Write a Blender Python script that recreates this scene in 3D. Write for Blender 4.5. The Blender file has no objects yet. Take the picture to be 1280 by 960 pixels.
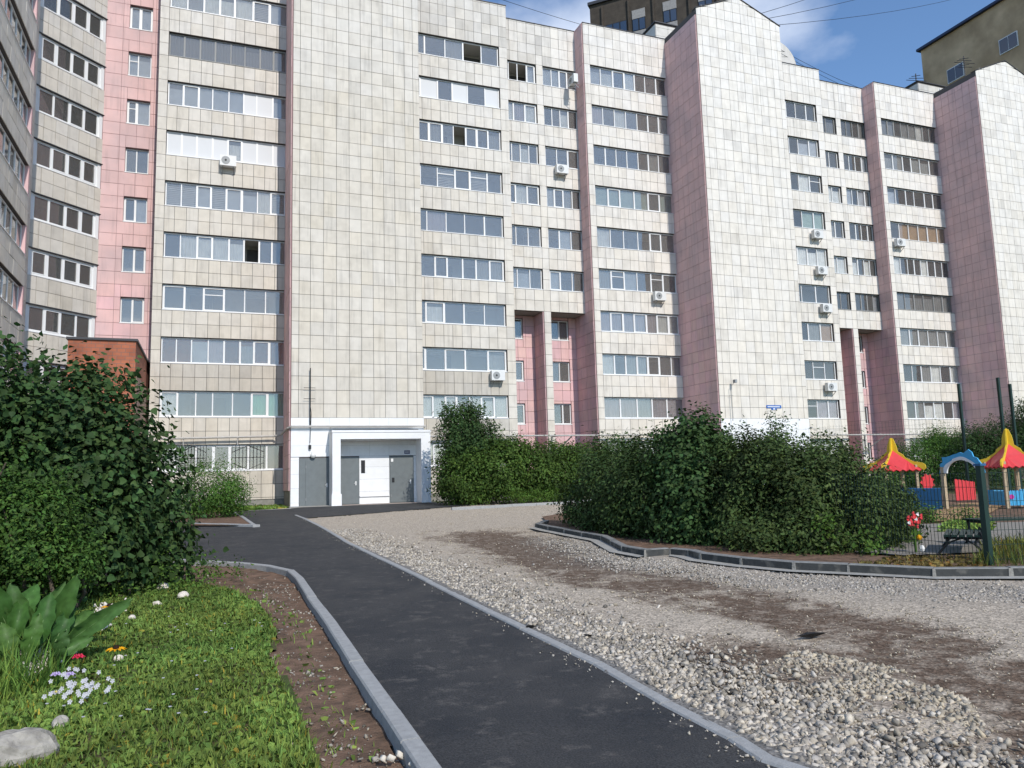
import bpy, math, random
import numpy as np
from mathutils import Matrix, Vector, noise
from mathutils.geometry import tessellate_polygon
R = math.radians
S = bpy.context.scene
COL = S.collection

# ------------------------------------------------------------------ camera
FPX, PITCH, ROLL, YAW = 971.83, R(7.02), R(-1.63), R(-21.14)
CAMZ, SLOPE = 1.5, 0.0115
fwd = np.array([-math.sin(YAW)*math.cos(PITCH), math.cos(YAW)*math.cos(PITCH), math.sin(PITCH)])
_r = np.array([math.cos(YAW), math.sin(YAW), 0.0]); _u = np.cross(_r, fwd)
RT = math.cos(ROLL)*_r + math.sin(ROLL)*_u
UP = -math.sin(ROLL)*_r + math.cos(ROLL)*_u
cd = bpy.data.cameras.new('camera'); cam = bpy.data.objects.new('camera', cd); COL.objects.link(cam)
cd.sensor_fit = 'HORIZONTAL'; cd.sensor_width = 36; cd.lens = 36*FPX/1280; cd.clip_end = 3000; cd.clip_start = 0.05
cam.matrix_world = Matrix(((RT[0], UP[0], -fwd[0], 0), (RT[1], UP[1], -fwd[1], 0), (RT[2], UP[2], -fwd[2], CAMZ), (0, 0, 0, 1)))
S.camera = cam

# ------------------------------------------------------------------ world, sun, exposure
SUN_EL, SUN_AZ = 38.0, 173.0          # azimuth clockwise from +Y
w = bpy.data.worlds.new('World'); S.world = w; w.use_nodes = True
nt = w.node_tree; nt.nodes.clear()
def N(t, type_, **kw):
    n = t.nodes.new(type_)
    for k, v in kw.items(): setattr(n, k, v)
    return n
out = N(nt, 'ShaderNodeOutputWorld'); bg = N(nt, 'ShaderNodeBackground'); bg.inputs[1].default_value = 0.15
sky = N(nt, 'ShaderNodeTexSky'); sky.sky_type = 'NISHITA'; sky.sun_disc = False
sky.sun_elevation = R(SUN_EL); sky.sun_rotation = R(SUN_AZ); sky.air_density = 1.0; sky.dust_density = 0.15; sky.ozone_density = 4.0
tc = N(nt, 'ShaderNodeTexCoord'); mp = N(nt, 'ShaderNodeMapping'); mp.inputs['Scale'].default_value = (2.4, 2.4, 4.2)
mp.inputs['Location'].default_value = (0.35, 0.1, 0.55)
no = N(nt, 'ShaderNodeTexNoise'); no.inputs['Scale'].default_value = 1.3; no.inputs['Detail'].default_value = 7; no.inputs['Roughness'].default_value = 0.52
cr = N(nt, 'ShaderNodeValToRGB'); cr.color_ramp.elements[0].position = 0.50; cr.color_ramp.elements[1].position = 0.82
cr.color_ramp.elements[1].color = (0.8, 0.8, 0.8, 1)
mx = N(nt, 'ShaderNodeMixRGB'); mx.inputs[2].default_value = (9.0, 9.3, 9.8, 1)
L = nt.links.new
L(tc.outputs['Generated'], mp.inputs[0]); L(mp.outputs[0], no.inputs['Vector']); L(no.outputs['Fac'], cr.inputs[0])
L(cr.outputs[0], mx.inputs[0]); tint = N(nt, 'ShaderNodeMixRGB', blend_type='MULTIPLY'); tint.inputs[0].default_value = 1; tint.inputs[2].default_value = (1.0, 1.08, 1.13, 1); L(sky.outputs[0], tint.inputs[1]); L(tint.outputs[0], mx.inputs[1]); L(mx.outputs[0], bg.inputs[0]); L(bg.outputs[0], out.inputs[0])
sl = bpy.data.lights.new('sun', 'SUN'); sl.energy = 3.3; sl.angle = R(0.6); sl.color = (1.0, 0.945, 0.875)
so = bpy.data.objects.new('sun', sl); COL.objects.link(so)
sd = Vector((math.sin(R(SUN_AZ))*math.cos(R(SUN_EL)), math.cos(R(SUN_AZ))*math.cos(R(SUN_EL)), math.sin(R(SUN_EL))))
so.rotation_euler = sd.to_track_quat('Z', 'Y').to_euler()
S.view_settings.view_transform = 'Standard'; S.view_settings.look = 'None'; S.view_settings.exposure = 0.12; S.view_settings.gamma = 1.0
S.render.engine = 'CYCLES'; S.cycles.max_bounces = 8; S.cycles.transparent_max_bounces = 12

# ------------------------------------------------------------------ geometry of the place
def ray(u, v): return fwd + RT*(u-640)/FPX + UP*(480-v)/FPX
def G(u, v, h=0.0):
    d = ray(u, v); t = (h-CAMZ)/(d[2]-SLOPE*d[1]); return np.array([d[0]*t, d[1]*t])
def onY(u, v, Y):
    d = ray(u, v); return (d[0]*Y/d[1], CAMZ+d[2]*Y/d[1])
def gz(x, y): return SLOPE*y

# ------------------------------------------------------------------ materials
def mat(name, col, rough=0.8, spec=0.3, var=0.0, vscale=3.0, bump=0.0, bscale=40.0, attr=False, metal=0.0, col2=None, fac=(0.4, 0.65), trans=0.0, detail=4, streak=0.0):
    m = bpy.data.materials.new(name); m.use_nodes = True; t = m.node_tree; b = t.nodes['Principled BSDF']
    b.inputs['Roughness'].default_value = rough; b.inputs['Specular IOR Level'].default_value = spec; b.inputs['Metallic'].default_value = metal
    l = t.links.new; g = N(t, 'ShaderNodeNewGeometry')
    cur = None
    base = N(t, 'ShaderNodeRGB'); base.outputs[0].default_value = (*col, 1); cur = base.outputs[0]
    if col2 is not None:
        n = N(t, 'ShaderNodeTexNoise'); n.inputs['Scale'].default_value = vscale; n.inputs['Detail'].default_value = detail; l(g.outputs['Position'], n.inputs['Vector'])
        r = N(t, 'ShaderNodeMapRange'); r.inputs[1].default_value = fac[0]; r.inputs[2].default_value = fac[1]; l(n.outputs['Fac'], r.inputs[0])
        x = N(t, 'ShaderNodeMixRGB'); x.inputs[2].default_value = (*col2, 1); l(r.outputs[0], x.inputs[0]); l(cur, x.inputs[1]); cur = x.outputs[0]
    if var:
        n = N(t, 'ShaderNodeTexNoise'); n.inputs['Scale'].default_value = vscale*2.3; n.inputs['Detail'].default_value = 6; l(g.outputs['Position'], n.inputs['Vector'])
        r = N(t, 'ShaderNodeMapRange'); r.inputs[1].default_value = 0.3; r.inputs[2].default_value = 0.7; r.inputs[3].default_value = 1-var; r.inputs[4].default_value = 1+var; l(n.outputs['Fac'], r.inputs[0])
        x = N(t, 'ShaderNodeMixRGB', blend_type='MULTIPLY'); x.inputs[0].default_value = 1; l(cur, x.inputs[1]); l(r.outputs[0], x.inputs[2]); cur = x.outputs[0]
    if streak:
        mp_ = N(t, 'ShaderNodeMapping'); mp_.inputs['Scale'].default_value = (2.6, 2.6, 0.22); l(g.outputs['Position'], mp_.inputs[0])
        n = N(t, 'ShaderNodeTexNoise'); n.inputs['Scale'].default_value = 1.6; n.inputs['Detail'].default_value = 7; n.inputs['Roughness'].default_value = 0.6; l(mp_.outputs[0], n.inputs['Vector'])
        r = N(t, 'ShaderNodeMapRange'); r.inputs[1].default_value = 0.52; r.inputs[2].default_value = 0.74; r.inputs[3].default_value = 1.0; r.inputs[4].default_value = 1-streak*1.6; l(n.outputs['Fac'], r.inputs[0])
        x = N(t, 'ShaderNodeMixRGB', blend_type='MULTIPLY'); x.inputs[0].default_value = 1; l(cur, x.inputs[1]); l(r.outputs[0], x.inputs[2]); cur = x.outputs[0]
    if attr:
        a = N(t, 'ShaderNodeAttribute'); a.attribute_name = 'tone'
        x = N(t, 'ShaderNodeMixRGB', blend_type='MULTIPLY'); x.inputs[0].default_value = 1; l(cur, x.inputs[1]); l(a.outputs['Color'], x.inputs[2]); cur = x.outputs[0]
    l(cur, b.inputs['Base Color'])
    if bump:
        n = N(t, 'ShaderNodeTexNoise'); n.inputs['Scale'].default_value = bscale; n.inputs['Detail'].default_value = 5; l(g.outputs['Position'], n.inputs['Vector'])
        bp = N(t, 'ShaderNodeBump'); bp.inputs['Strength'].default_value = bump; bp.inputs['Distance'].default_value = 0.02; l(n.outputs['Fac'], bp.inputs['Height']); l(bp.outputs[0], b.inputs['Normal'])
    if trans:
        tr = N(t, 'ShaderNodeBsdfTranslucent'); ms = N(t, 'ShaderNodeMixShader'); ms.inputs[0].default_value = trans
        l(cur, tr.inputs[0]); l(b.outputs[0], ms.inputs[1]); l(tr.outputs[0], ms.inputs[2]); l(ms.outputs[0], t.nodes['Material Output'].inputs[0])
    return m
def glass_mat(name, tint, refl):
    m = bpy.data.materials.new(name); m.use_nodes = True; t = m.node_tree; t.nodes.clear(); l = t.links.new
    o = N(t, 'ShaderNodeOutputMaterial'); tr = N(t, 'ShaderNodeBsdfTransparent'); tr.inputs[0].default_value = (*tint, 1)
    gl = N(t, 'ShaderNodeBsdfGlossy'); gl.inputs['Roughness'].default_value = 0.03; gl.inputs[0].default_value = (1, 0.98, 0.94, 1)
    df = N(t, 'ShaderNodeBsdfDiffuse'); df.inputs[0].default_value = (0.5, 0.5, 0.48, 1)
    fr = N(t, 'ShaderNodeFresnel'); fr.inputs[0].default_value = 1.5
    ad = N(t, 'ShaderNodeMath', operation='ADD'); ad.inputs[1].default_value = refl; l(fr.outputs[0], ad.inputs[0])
    m1 = N(t, 'ShaderNodeMixShader'); m1.inputs[0].default_value = 0.15; l(tr.outputs[0], m1.inputs[1]); l(df.outputs[0], m1.inputs[2])
    m2 = N(t, 'ShaderNodeMixShader'); l(ad.outputs[0], m2.inputs[0]); l(m1.outputs[0], m2.inputs[1]); l(gl.outputs[0], m2.inputs[2]); l(m2.outputs[0], o.inputs[0])
    return m
def brick_mat(name, c1, c2, mortar, scale):
    m = bpy.data.materials.new(name); m.use_nodes = True; t = m.node_tree; b = t.nodes['Principled BSDF']; l = t.links.new
    g = N(t, 'ShaderNodeNewGeometry'); sp = N(t, 'ShaderNodeSeparateXYZ'); cb = N(t, 'ShaderNodeCombineXYZ'); ad = N(t, 'ShaderNodeMath', operation='ADD')
    l(g.outputs['Position'], sp.inputs[0]); l(sp.outputs[0], ad.inputs[0]); l(sp.outputs[1], ad.inputs[1]); l(ad.outputs[0], cb.inputs[0]); l(sp.outputs[2], cb.inputs[1])
    k = N(t, 'ShaderNodeTexBrick'); k.inputs['Color1'].default_value = (*c1, 1); k.inputs['Color2'].default_value = (*c2, 1); k.inputs['Mortar'].default_value = (*mortar, 1)
    k.inputs['Scale'].default_value = scale; k.inputs['Mortar Size'].default_value = 0.02; l(cb.outputs[0], k.inputs['Vector'])
    n = N(t, 'ShaderNodeTexNoise'); n.inputs['Scale'].default_value = 1.5; n.inputs['Detail'].default_value = 6; l(g.outputs['Position'], n.inputs['Vector'])
    r = N(t, 'ShaderNodeMapRange'); r.inputs[1].default_value = 0.3; r.inputs[2].default_value = 0.7; r.inputs[3].default_value = 0.75; r.inputs[4].default_value = 1.2; l(n.outputs['Fac'], r.inputs[0])
    x = N(t, 'ShaderNodeMixRGB', blend_type='MULTIPLY'); x.inputs[0].default_value = 1; l(k.outputs[0], x.inputs[1]); l(r.outputs[0], x.inputs[2])
    l(x.outputs[0], b.inputs['Base Color']); b.inputs['Roughness'].default_value = 0.9
    return m
M = {}
M['grout'] = mat('grout', (0.11, 0.10, 0.095), 0.95, 0.1)
M['pinkgrout'] = mat('pinkgrout', (0.30, 0.19, 0.19), 0.95, 0.1)
M['tile'] = mat('tile', (0.63, 0.605, 0.565), 0.75, 0.2, var=0.04, vscale=1.3, attr=True, col2=(0.54, 0.515, 0.475), fac=(0.45, 0.8), detail=8, streak=0.15)
M['pink'] = mat('pink', (0.74, 0.48, 0.465), 0.75, 0.2, var=0.05, vscale=0.5, attr=True, col2=(0.62, 0.43, 0.43), streak=0.12)
M['whitepaint'] = mat('whitepaint', (0.80, 0.80, 0.79), 0.6, 0.3, var=0.04, vscale=1.6, attr=True)
M['plinth'] = mat('plinth', (0.26, 0.25, 0.22), 0.9, 0.1, var=0.15, bump=0.3)
M['concrete'] = mat('concrete', (0.34, 0.33, 0.30), 0.9, 0.15, var=0.15, vscale=4, bump=0.35, bscale=60)
M['frame'] = mat('frame', (0.78, 0.78, 0.77), 0.4, 0.4)
M['greyframe'] = mat('greyframe', (0.30, 0.30, 0.29), 0.6, 0.2)
M['panel'] = mat('panel', (0.62, 0.63, 0.64), 0.5, 0.3)
M['glass'] = glass_mat('glass', (0.86, 0.87, 0.87), 0.07)
M['glass_dark'] = glass_mat('glass_dark', (0.7, 0.7, 0.7), 0.06)
M['room'] = mat('room', (0.44, 0.43, 0.40), 0.9, 0.1)
M['redroom'] = mat('redroom', (0.60, 0.19, 0.08), 0.9, 0.1, var=0.2, vscale=2)
M['darkroom'] = mat('darkroom', (0.10, 0.10, 0.10), 0.9, 0.1)
CUR = {'w': (0.80, 0.80, 0.78), 'd': (0.02, 0.02, 0.022), 'p': (0.34, 0.34, 0.33), 'n': (0.18, 0.55, 0.36), 'b': (0.50, 0.53, 0.58), 'l': (0.62, 0.62, 0.62), 'k': (0.45, 0.30, 0.17), 'v': (0.46, 0.41, 0.45), 't': (0.40, 0.50, 0.46), 'r': (0.36, 0.13, 0.07)}  # d: black sheet painting an unlit room; r: red sheet as brick room wall
for k_, c_ in CUR.items(): M['cur_'+k_] = mat('curtain_or_backing_'+k_, c_, 0.9, 0.1, trans=0.0, var=0.12, vscale=1.2)
M['roofmetal'] = mat('roofmetal', (0.05, 0.05, 0.055), 0.5, 0.4)
M['whitemetal'] = mat('whitemetal', (0.70, 0.70, 0.68), 0.45, 0.4, var=0.05, vscale=6)
M['greymetal'] = mat('greymetal', (0.30, 0.31, 0.31), 0.5, 0.4, var=0.08, vscale=3)
M['pipe'] = mat('pipe', (0.42, 0.40, 0.37), 0.5, 0.4, var=0.1, vscale=3)
M['doorgrey'] = mat('doorgrey', (0.15, 0.168, 0.17), 0.45, 0.4, var=0.07, vscale=2)
M['black'] = mat('black', (0.015, 0.015, 0.017), 0.5, 0.4)
M['brick'] = brick_mat('brick', (0.40, 0.135, 0.07), (0.34, 0.11, 0.06), (0.22, 0.12, 0.09), 1.5)
M['tower_brick'] = brick_mat('tower_brick', (0.060, 0.048, 0.036), (0.050, 0.040, 0.030), (0.085, 0.07, 0.055), 2.5)
M['yellow_wall'] = mat('yellow_wall', (0.56, 0.40, 0.25), 0.9, 0.1, col2=(0.41, 0.285, 0.17), vscale=0.22, var=0.15, fac=(0.42, 0.6))
M['bluetrim'] = mat('bluetrim', (0.03, 0.045, 0.10), 0.5, 0.3)
M['towerpanel'] = mat('towerpanel', (0.30, 0.29, 0.28), 0.8, 0.2, var=0.15, vscale=2)
M['bluglass'] = mat('bluglass', (0.03, 0.05, 0.09), 0.08, 0.8)
M['leaf'] = mat('leaf', (0.042, 0.086, 0.026), 0.62, 0.16, attr=True, trans=0.16)
M['leafbright'] = mat('leafbright', (0.075, 0.150, 0.024), 0.6, 0.18, attr=True, trans=0.22)
M['leafelder'] = mat('leafelder', (0.055, 0.118, 0.022), 0.6, 0.18, attr=True, trans=0.2)
M['leafmid'] = mat('leafmid', (0.050, 0.112, 0.022), 0.62, 0.16, attr=True, trans=0.2)
M['leafbig'] = mat('leafbig', (0.062, 0.145, 0.036), 0.5, 0.22, attr=True, trans=0.22, var=0.22, vscale=9)
M['grassblade'] = mat('grassblade', (0.168, 0.275, 0.060), 0.65, 0.15, attr=True, trans=0.3)
M['bark'] = mat('bark', (0.10, 0.08, 0.06), 0.9, 0.1, var=0.2, vscale=10)
M['soil'] = mat('soil', (0.20, 0.128, 0.088), 0.95, 0.1, col2=(0.115, 0.078, 0.055), vscale=5, var=0.2, bump=0.8, bscale=45)
M['lawnsoil'] = mat('lawnsoil', (0.06, 0.085, 0.025), 0.95, 0.1, col2=(0.09, 0.075, 0.04), vscale=2.5, var=0.25, bump=0.6)
M['sand'] = mat('sand', (0.34, 0.22, 0.12), 0.95, 0.1, var=0.15, vscale=3, bump=0.5)
M['paver'] = mat('paver', (0.25, 0.23, 0.20), 0.9, 0.1, var=0.12, vscale=3, bump=0.2)
M['stone'] = mat('stone', (0.53, 0.485, 0.425), 0.85, 0.2, attr=True, var=0.10, vscale=30, bump=0.2, bscale=120)
M['boulder'] = mat('boulder', (0.40, 0.37, 0.32), 0.9, 0.15, col2=(0.24, 0.22, 0.19), vscale=9, var=0.18, bump=0.6, bscale=35, detail=8)
M['kerb'] = mat('kerb', (0.33, 0.33, 0.32), 0.88, 0.15, var=0.12, vscale=8, bump=0.3, bscale=120)
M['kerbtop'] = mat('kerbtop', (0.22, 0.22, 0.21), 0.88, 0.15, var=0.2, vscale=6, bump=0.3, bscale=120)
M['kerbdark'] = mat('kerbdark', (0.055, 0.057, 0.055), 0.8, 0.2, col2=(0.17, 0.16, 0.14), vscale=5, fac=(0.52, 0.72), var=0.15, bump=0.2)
M['mortar'] = mat('mortar', (0.26, 0.25, 0.225), 0.9, 0.1, var=0.2, vscale=15, bump=0.5)
M['tar'] = mat('tar', (0.012, 0.012, 0.013), 0.6, 0.3, bump=0.7, bscale=60)
M['yellow'] = mat('yellow', (0.72, 0.50, 0.03), 0.45, 0.4, var=0.05)
M['red'] = mat('red', (0.62, 0.045, 0.05), 0.45, 0.4, var=0.06)
M['skyblue'] = mat('skyblue', (0.06, 0.36, 0.62), 0.45, 0.4, var=0.06)
M['navy'] = mat('navy', (0.02, 0.10, 0.22), 0.45, 0.4, var=0.1)
M['white'] = mat('white', (0.78, 0.78, 0.76), 0.5, 0.3)
M['wood'] = mat('wood', (0.42, 0.33, 0.22), 0.8, 0.2, var=0.18, vscale=8)
M['darkgreen'] = mat('darkgreen', (0.008, 0.030, 0.022), 0.45, 0.4, var=0.1)
M['signblue'] = mat('signblue', (0.02, 0.12, 0.42), 0.4, 0.4)
M['petalwhite'] = mat('petalwhite', (0.58, 0.57, 0.60), 0.7, 0.2, trans=0.2)
M['petalyellow'] = mat('petalyellow', (0.85, 0.42, 0.01), 0.6, 0.2, trans=0.2)
M['petalred'] = mat('petalred', (0.75, 0.05, 0.12), 0.6, 0.2, trans=0.2)
M['petallilac'] = mat('petallilac', (0.60, 0.50, 0.75), 0.6, 0.2, trans=0.2)

# asphalt: dark fresh surface with paler scuffs
def asphalt():
    m = bpy.data.materials.new('asphalt'); m.use_nodes = True; t = m.node_tree; b = t.nodes['Principled BSDF']; l = t.links.new
    g = N(t, 'ShaderNodeNewGeometry')
    n1 = N(t, 'ShaderNodeTexNoise'); n1.inputs['Scale'].default_value = 1.3; n1.inputs['Detail'].default_value = 9; n1.inputs['Roughness'].default_value = 0.65
    n2 = N(t, 'ShaderNodeTexNoise'); n2.inputs['Scale'].default_value = 95; n2.inputs['Detail'].default_value = 3
    n3 = N(t, 'ShaderNodeTexNoise'); n3.inputs['Scale'].default_value = 5.5; n3.inputs['Detail'].default_value = 8; n3.inputs['Roughness'].default_value = 0.7
    for n in (n1, n2, n3): l(g.outputs['Position'], n.inputs['Vector'])
    r1 = N(t, 'ShaderNodeMapRange'); r1.inputs[1].default_value = 0.35; r1.inputs[2].default_value = 0.75; r1.inputs[3].default_value = 0.0; r1.inputs[4].default_value = 1.0; l(n1.outputs['Fac'], r1.inputs[0])
    x = N(t, 'ShaderNodeMixRGB'); x.inputs[1].default_value = (0.022, 0.024, 0.027, 1); x.inputs[2].default_value = (0.052, 0.050, 0.048, 1); l(r1.outputs[0], x.inputs[0])
    r3 = N(t, 'ShaderNodeMapRange'); r3.inputs[1].default_value = 0.54; r3.inputs[2].default_value = 0.74; r3.inputs[3].default_value = 0; r3.inputs[4].default_value = 0.75; l(n3.outputs['Fac'], r3.inputs[0])
    y = N(t, 'ShaderNodeMixRGB'); y.inputs[2].default_value = (0.13, 0.118, 0.105, 1); l(r3.outputs[0], y.inputs[0]); l(x.outputs[0], y.inputs[1])
    r2 = N(t, 'ShaderNodeMapRange'); r2.inputs[1].default_value = 0.25; r2.inputs[2].default_value = 0.8; r2.inputs[3].default_value = 0.4; r2.inputs[4].default_value = 1.9; l(n2.outputs['Fac'], r2.inputs[0])
    z = N(t, 'ShaderNodeMixRGB', blend_type='MULTIPLY'); z.inputs[0].default_value = 1; l(y.outputs[0], z.inputs[1]); l(r2.outputs[0], z.inputs[2]); l(z.outputs[0], b.inputs['Base Color'])
    bp = N(t, 'ShaderNodeBump'); bp.inputs['Strength'].default_value = 0.55; bp.inputs['Distance'].default_value = 0.01; l(n2.outputs['Fac'], bp.inputs['Height']); l(bp.outputs[0], b.inputs['Normal'])
    b.inputs['Roughness'].default_value = 0.78; b.inputs['Specular IOR Level'].default_value = 0.3
    return m
M['asphalt'] = asphalt()
def roadmat():
    m = bpy.data.materials.new('gravel_bed'); m.use_nodes = True; t = m.node_tree; b = t.nodes['Principled BSDF']; l = t.links.new
    g = N(t, 'ShaderNodeNewGeometry'); a = N(t, 'ShaderNodeAttribute'); a.attribute_name = 'tone'; sp = N(t, 'ShaderNodeSeparateColor'); l(a.outputs['Color'], sp.inputs[0])
    v = N(t, 'ShaderNodeTexVoronoi'); v.inputs['Scale'].default_value = 42; l(g.outputs['Position'], v.inputs['Vector'])
    n = N(t, 'ShaderNodeTexNoise'); n.inputs['Scale'].default_value = 60; n.inputs['Detail'].default_value = 6; l(g.outputs['Position'], n.inputs['Vector'])
    x = N(t, 'ShaderNodeMixRGB'); x.inputs[1].default_value = (0.45, 0.385, 0.305, 1); x.inputs[2].default_value = (0.135, 0.094, 0.066, 1)
    nd = N(t, 'ShaderNodeTexNoise'); nd.inputs['Scale'].default_value = 7; nd.inputs['Detail'].default_value = 9; nd.inputs['Roughness'].default_value = 0.72; l(g.outputs['Position'], nd.inputs['Vector'])
    s1 = N(t, 'ShaderNodeMath', operation='SUBTRACT'); s1.inputs[1].default_value = 0.5; l(nd.outputs['Fac'], s1.inputs[0])
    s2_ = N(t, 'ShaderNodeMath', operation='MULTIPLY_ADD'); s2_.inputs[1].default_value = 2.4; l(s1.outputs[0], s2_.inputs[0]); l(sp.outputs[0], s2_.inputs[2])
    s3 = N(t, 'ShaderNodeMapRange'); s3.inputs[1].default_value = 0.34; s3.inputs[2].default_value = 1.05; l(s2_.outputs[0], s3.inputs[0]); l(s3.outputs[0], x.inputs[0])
    x2 = N(t, 'ShaderNodeMixRGB'); x2.inputs[2].default_value = (0.20, 0.19, 0.175, 1); l(sp.outputs[1], x2.inputs[0]); l(x.outputs[0], x2.inputs[1])  # grey by the kerb; under coarse stones darkened to paint shade into the gaps
    r = N(t, 'ShaderNodeMapRange'); r.inputs[1].default_value = 0.3; r.inputs[2].default_value = 0.7; r.inputs[3].default_value = 0.62; r.inputs[4].default_value = 1.25; l(n.outputs['Fac'], r.inputs[0])
    y = N(t, 'ShaderNodeMixRGB', blend_type='MULTIPLY'); y.inputs[0].default_value = 1; l(x2.outputs[0], y.inputs[1]); l(r.outputs[0], y.inputs[2])
    s2 = N(t, 'ShaderNodeSeparateColor'); l(v.outputs['Color'], s2.inputs[0])
    r2 = N(t, 'ShaderNodeMapRange'); r2.inputs[3].default_value = 0.55; r2.inputs[4].default_value = 1.35; l(s2.outputs[0], r2.inputs[0])
    z = N(t, 'ShaderNodeMixRGB', blend_type='MULTIPLY'); z.inputs[0].default_value = 0.9; l(y.outputs[0], z.inputs[1]); l(r2.outputs[0], z.inputs[2]); l(z.outputs[0], b.inputs['Base Color'])
    bp = N(t, 'ShaderNodeBump'); bp.inputs['Strength'].default_value = 0.45; bp.inputs['Distance'].default_value = 0.015; l(v.outputs['Distance'], bp.inputs['Height']); l(bp.outputs[0], b.inputs['Normal'])
    b.inputs['Roughness'].default_value = 0.92; b.inputs['Specular IOR Level'].default_value = 0.15
    return m
M['road'] = roadmat()

# ------------------------------------------------------------------ object helpers
WM = {}
def link(o, parent=None, world=Matrix()):
    COL.objects.link(o); WM[o.name] = world.copy()
    if parent is not None:
        o.parent = parent; o.matrix_basis = WM[parent.name].inverted() @ world
    else: o.matrix_basis = world
    return o
def props(o, label=None, cat=None, group=None, kind=None):
    if label: o['label'] = label
    if cat: o['category'] = cat
    if group: o['group'] = group
    if kind: o['kind'] = kind
    return o
def empty(name, loc, label, cat, group=None, rz=0):
    o = bpy.data.objects.new(name, None); o.empty_display_size = 0.3
    link(o, None, Matrix.Translation(loc) @ Matrix.Rotation(rz, 4, 'Z')); return props(o, label, cat, group)
class MB:
    def __init__(s): s.v = []; s.f = []; s.m = []; s.t = []; s.g = []
    def add(s, vs, fs, m=0, tone=(1, 1, 1)):
        b = len(s.v); s.g.append((b, len(s.f))); s.v += [tuple(v) for v in vs]
        for f in fs: s.f.append(tuple(b+i for i in f)); s.m.append(m); s.t.append(tone)
    def box(s, x0, x1, y0, y1, z0, z1, m=0, tone=(1, 1, 1)):
        s.add([(x0, y0, z0), (x1, y0, z0), (x1, y1, z0), (x0, y1, z0), (x0, y0, z1), (x1, y0, z1), (x1, y1, z1), (x0, y1, z1)],
              [(3, 2, 1, 0), (4, 5, 6, 7), (0, 1, 5, 4), (1, 2, 6, 5), (2, 3, 7, 6), (3, 0, 4, 7)], m, tone)
    def bar(s, a, b, wd, hg, m=0):
        a = Vector(a); b = Vector(b); d = (b-a).normalized(); up = Vector((0, 0, 1)) if abs(d.z) < 0.95 else Vector((0, 1, 0))
        r = d.cross(up).normalized()*wd/2; q = r.cross(d).normalized()*hg/2
        vs = [a-r-q, a+r-q, a+r+q, a-r+q, b-r-q, b+r-q, b+r+q, b-r+q]
        s.add(vs, [(3, 2, 1, 0), (4, 5, 6, 7), (0, 1, 5, 4), (1, 2, 6, 5), (2, 3, 7, 6), (3, 0, 4, 7)], m)
    def tube(s, pts, r, n=8, m=0, r2=None):
        pts = [Vector(p) for p in pts]; rings = []
        for i, p in enumerate(pts):
            d = (pts[min(i+1, len(pts)-1)]-pts[max(i-1, 0)]).normalized(); up = Vector((0, 0, 1)) if abs(d.z) < 0.9 else Vector((1, 0, 0))
            a = d.cross(up).normalized(); b_ = a.cross(d); rr = r if r2 is None else r+(r2-r)*i/(len(pts)-1)
            rings.append([p+(a*math.cos(2*math.pi*k/n)+b_*math.sin(2*math.pi*k/n))*rr for k in range(n)])
        vs = [v for rg in rings for v in rg]; fs = []
        for i in range(len(rings)-1):
            for k in range(n): fs.append((i*n+k, i*n+(k+1) % n, (i+1)*n+(k+1) % n, (i+1)*n+k))
        fs.append(tuple(range(n-1, -1, -1))); fs.append(tuple((len(rings)-1)*n+k for k in range(n)))
        s.add(vs, fs, m)
    def prism(s, poly, y0, y1, m=0, axis='y'):   # poly of (x,z), extruded along y
        n = len(poly)
        if axis == 'y': vs = [(x, y0, z) for x, z in poly]+[(x, y1, z) for x, z in poly]
        elif axis == 'z': vs = [(x, y, y0) for x, y in poly]+[(x, y, y1) for x, y in poly]
        else: vs = [(y0, x, z) for x, z in poly]+[(y1, x, z) for x, z in poly]
        fs = [tuple(range(n)), tuple(range(2*n-1, n-1, -1))]+[(i, i+n, (i+1) % n+n, (i+1) % n) for i in range(n)]
        s.add(vs, fs, m)
    def mesh(s, name, mats):
        me = bpy.data.meshes.new(name); me.from_pydata(s.v, [], s.f)
        for m in mats: me.materials.append(M[m] if isinstance(m, str) else m)
        me.polygons.foreach_set('material_index', s.m)
        if any(t != (1, 1, 1) for t in s.t) or any(getattr(mm, 'name', '') in ATTR for mm in me.materials):
            ca = me.color_attributes.new('tone', 'FLOAT_COLOR', 'CORNER'); arr = []
            for f, t in zip(s.f, s.t): arr += [t[0], t[1], t[2], 1.0]*len(f)
            ca.data.foreach_set('color', arr)
        me.update(); return me
    def obj(s, name, mats, parent=None, world=Matrix(), smooth=False, **kw):
        if not isinstance(mats, (list, tuple)): mats = [mats]
        me = s.mesh(name, mats)
        if smooth: me.polygons.foreach_set('use_smooth', [True]*len(s.f))
        o = link(bpy.data.objects.new(name, me), parent, world)
        return props(o, **kw)
def objs(b, name, mats, parent=None, world=Matrix(), **kw):     # every piece an object of its own
    res = []; ends = b.g[1:]+[(len(b.v), len(b.f))]
    for (v0, f0), (v1, f1) in zip(b.g, ends):
        q = MB(); q.v = b.v[v0:v1]; q.f = [tuple(i-v0 for i in f) for f in b.f[f0:f1]]; q.m = b.m[f0:f1]; q.t = b.t[f0:f1]
        res.append(q.obj(name, mats, parent, world, **kw))
    return res
ATTR = {'leafmid', 'tile', 'pink', 'whitepaint', 'leaf', 'leafbright', 'leafbig', 'grassblade', 'stone', 'gravel_bed'}
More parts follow.
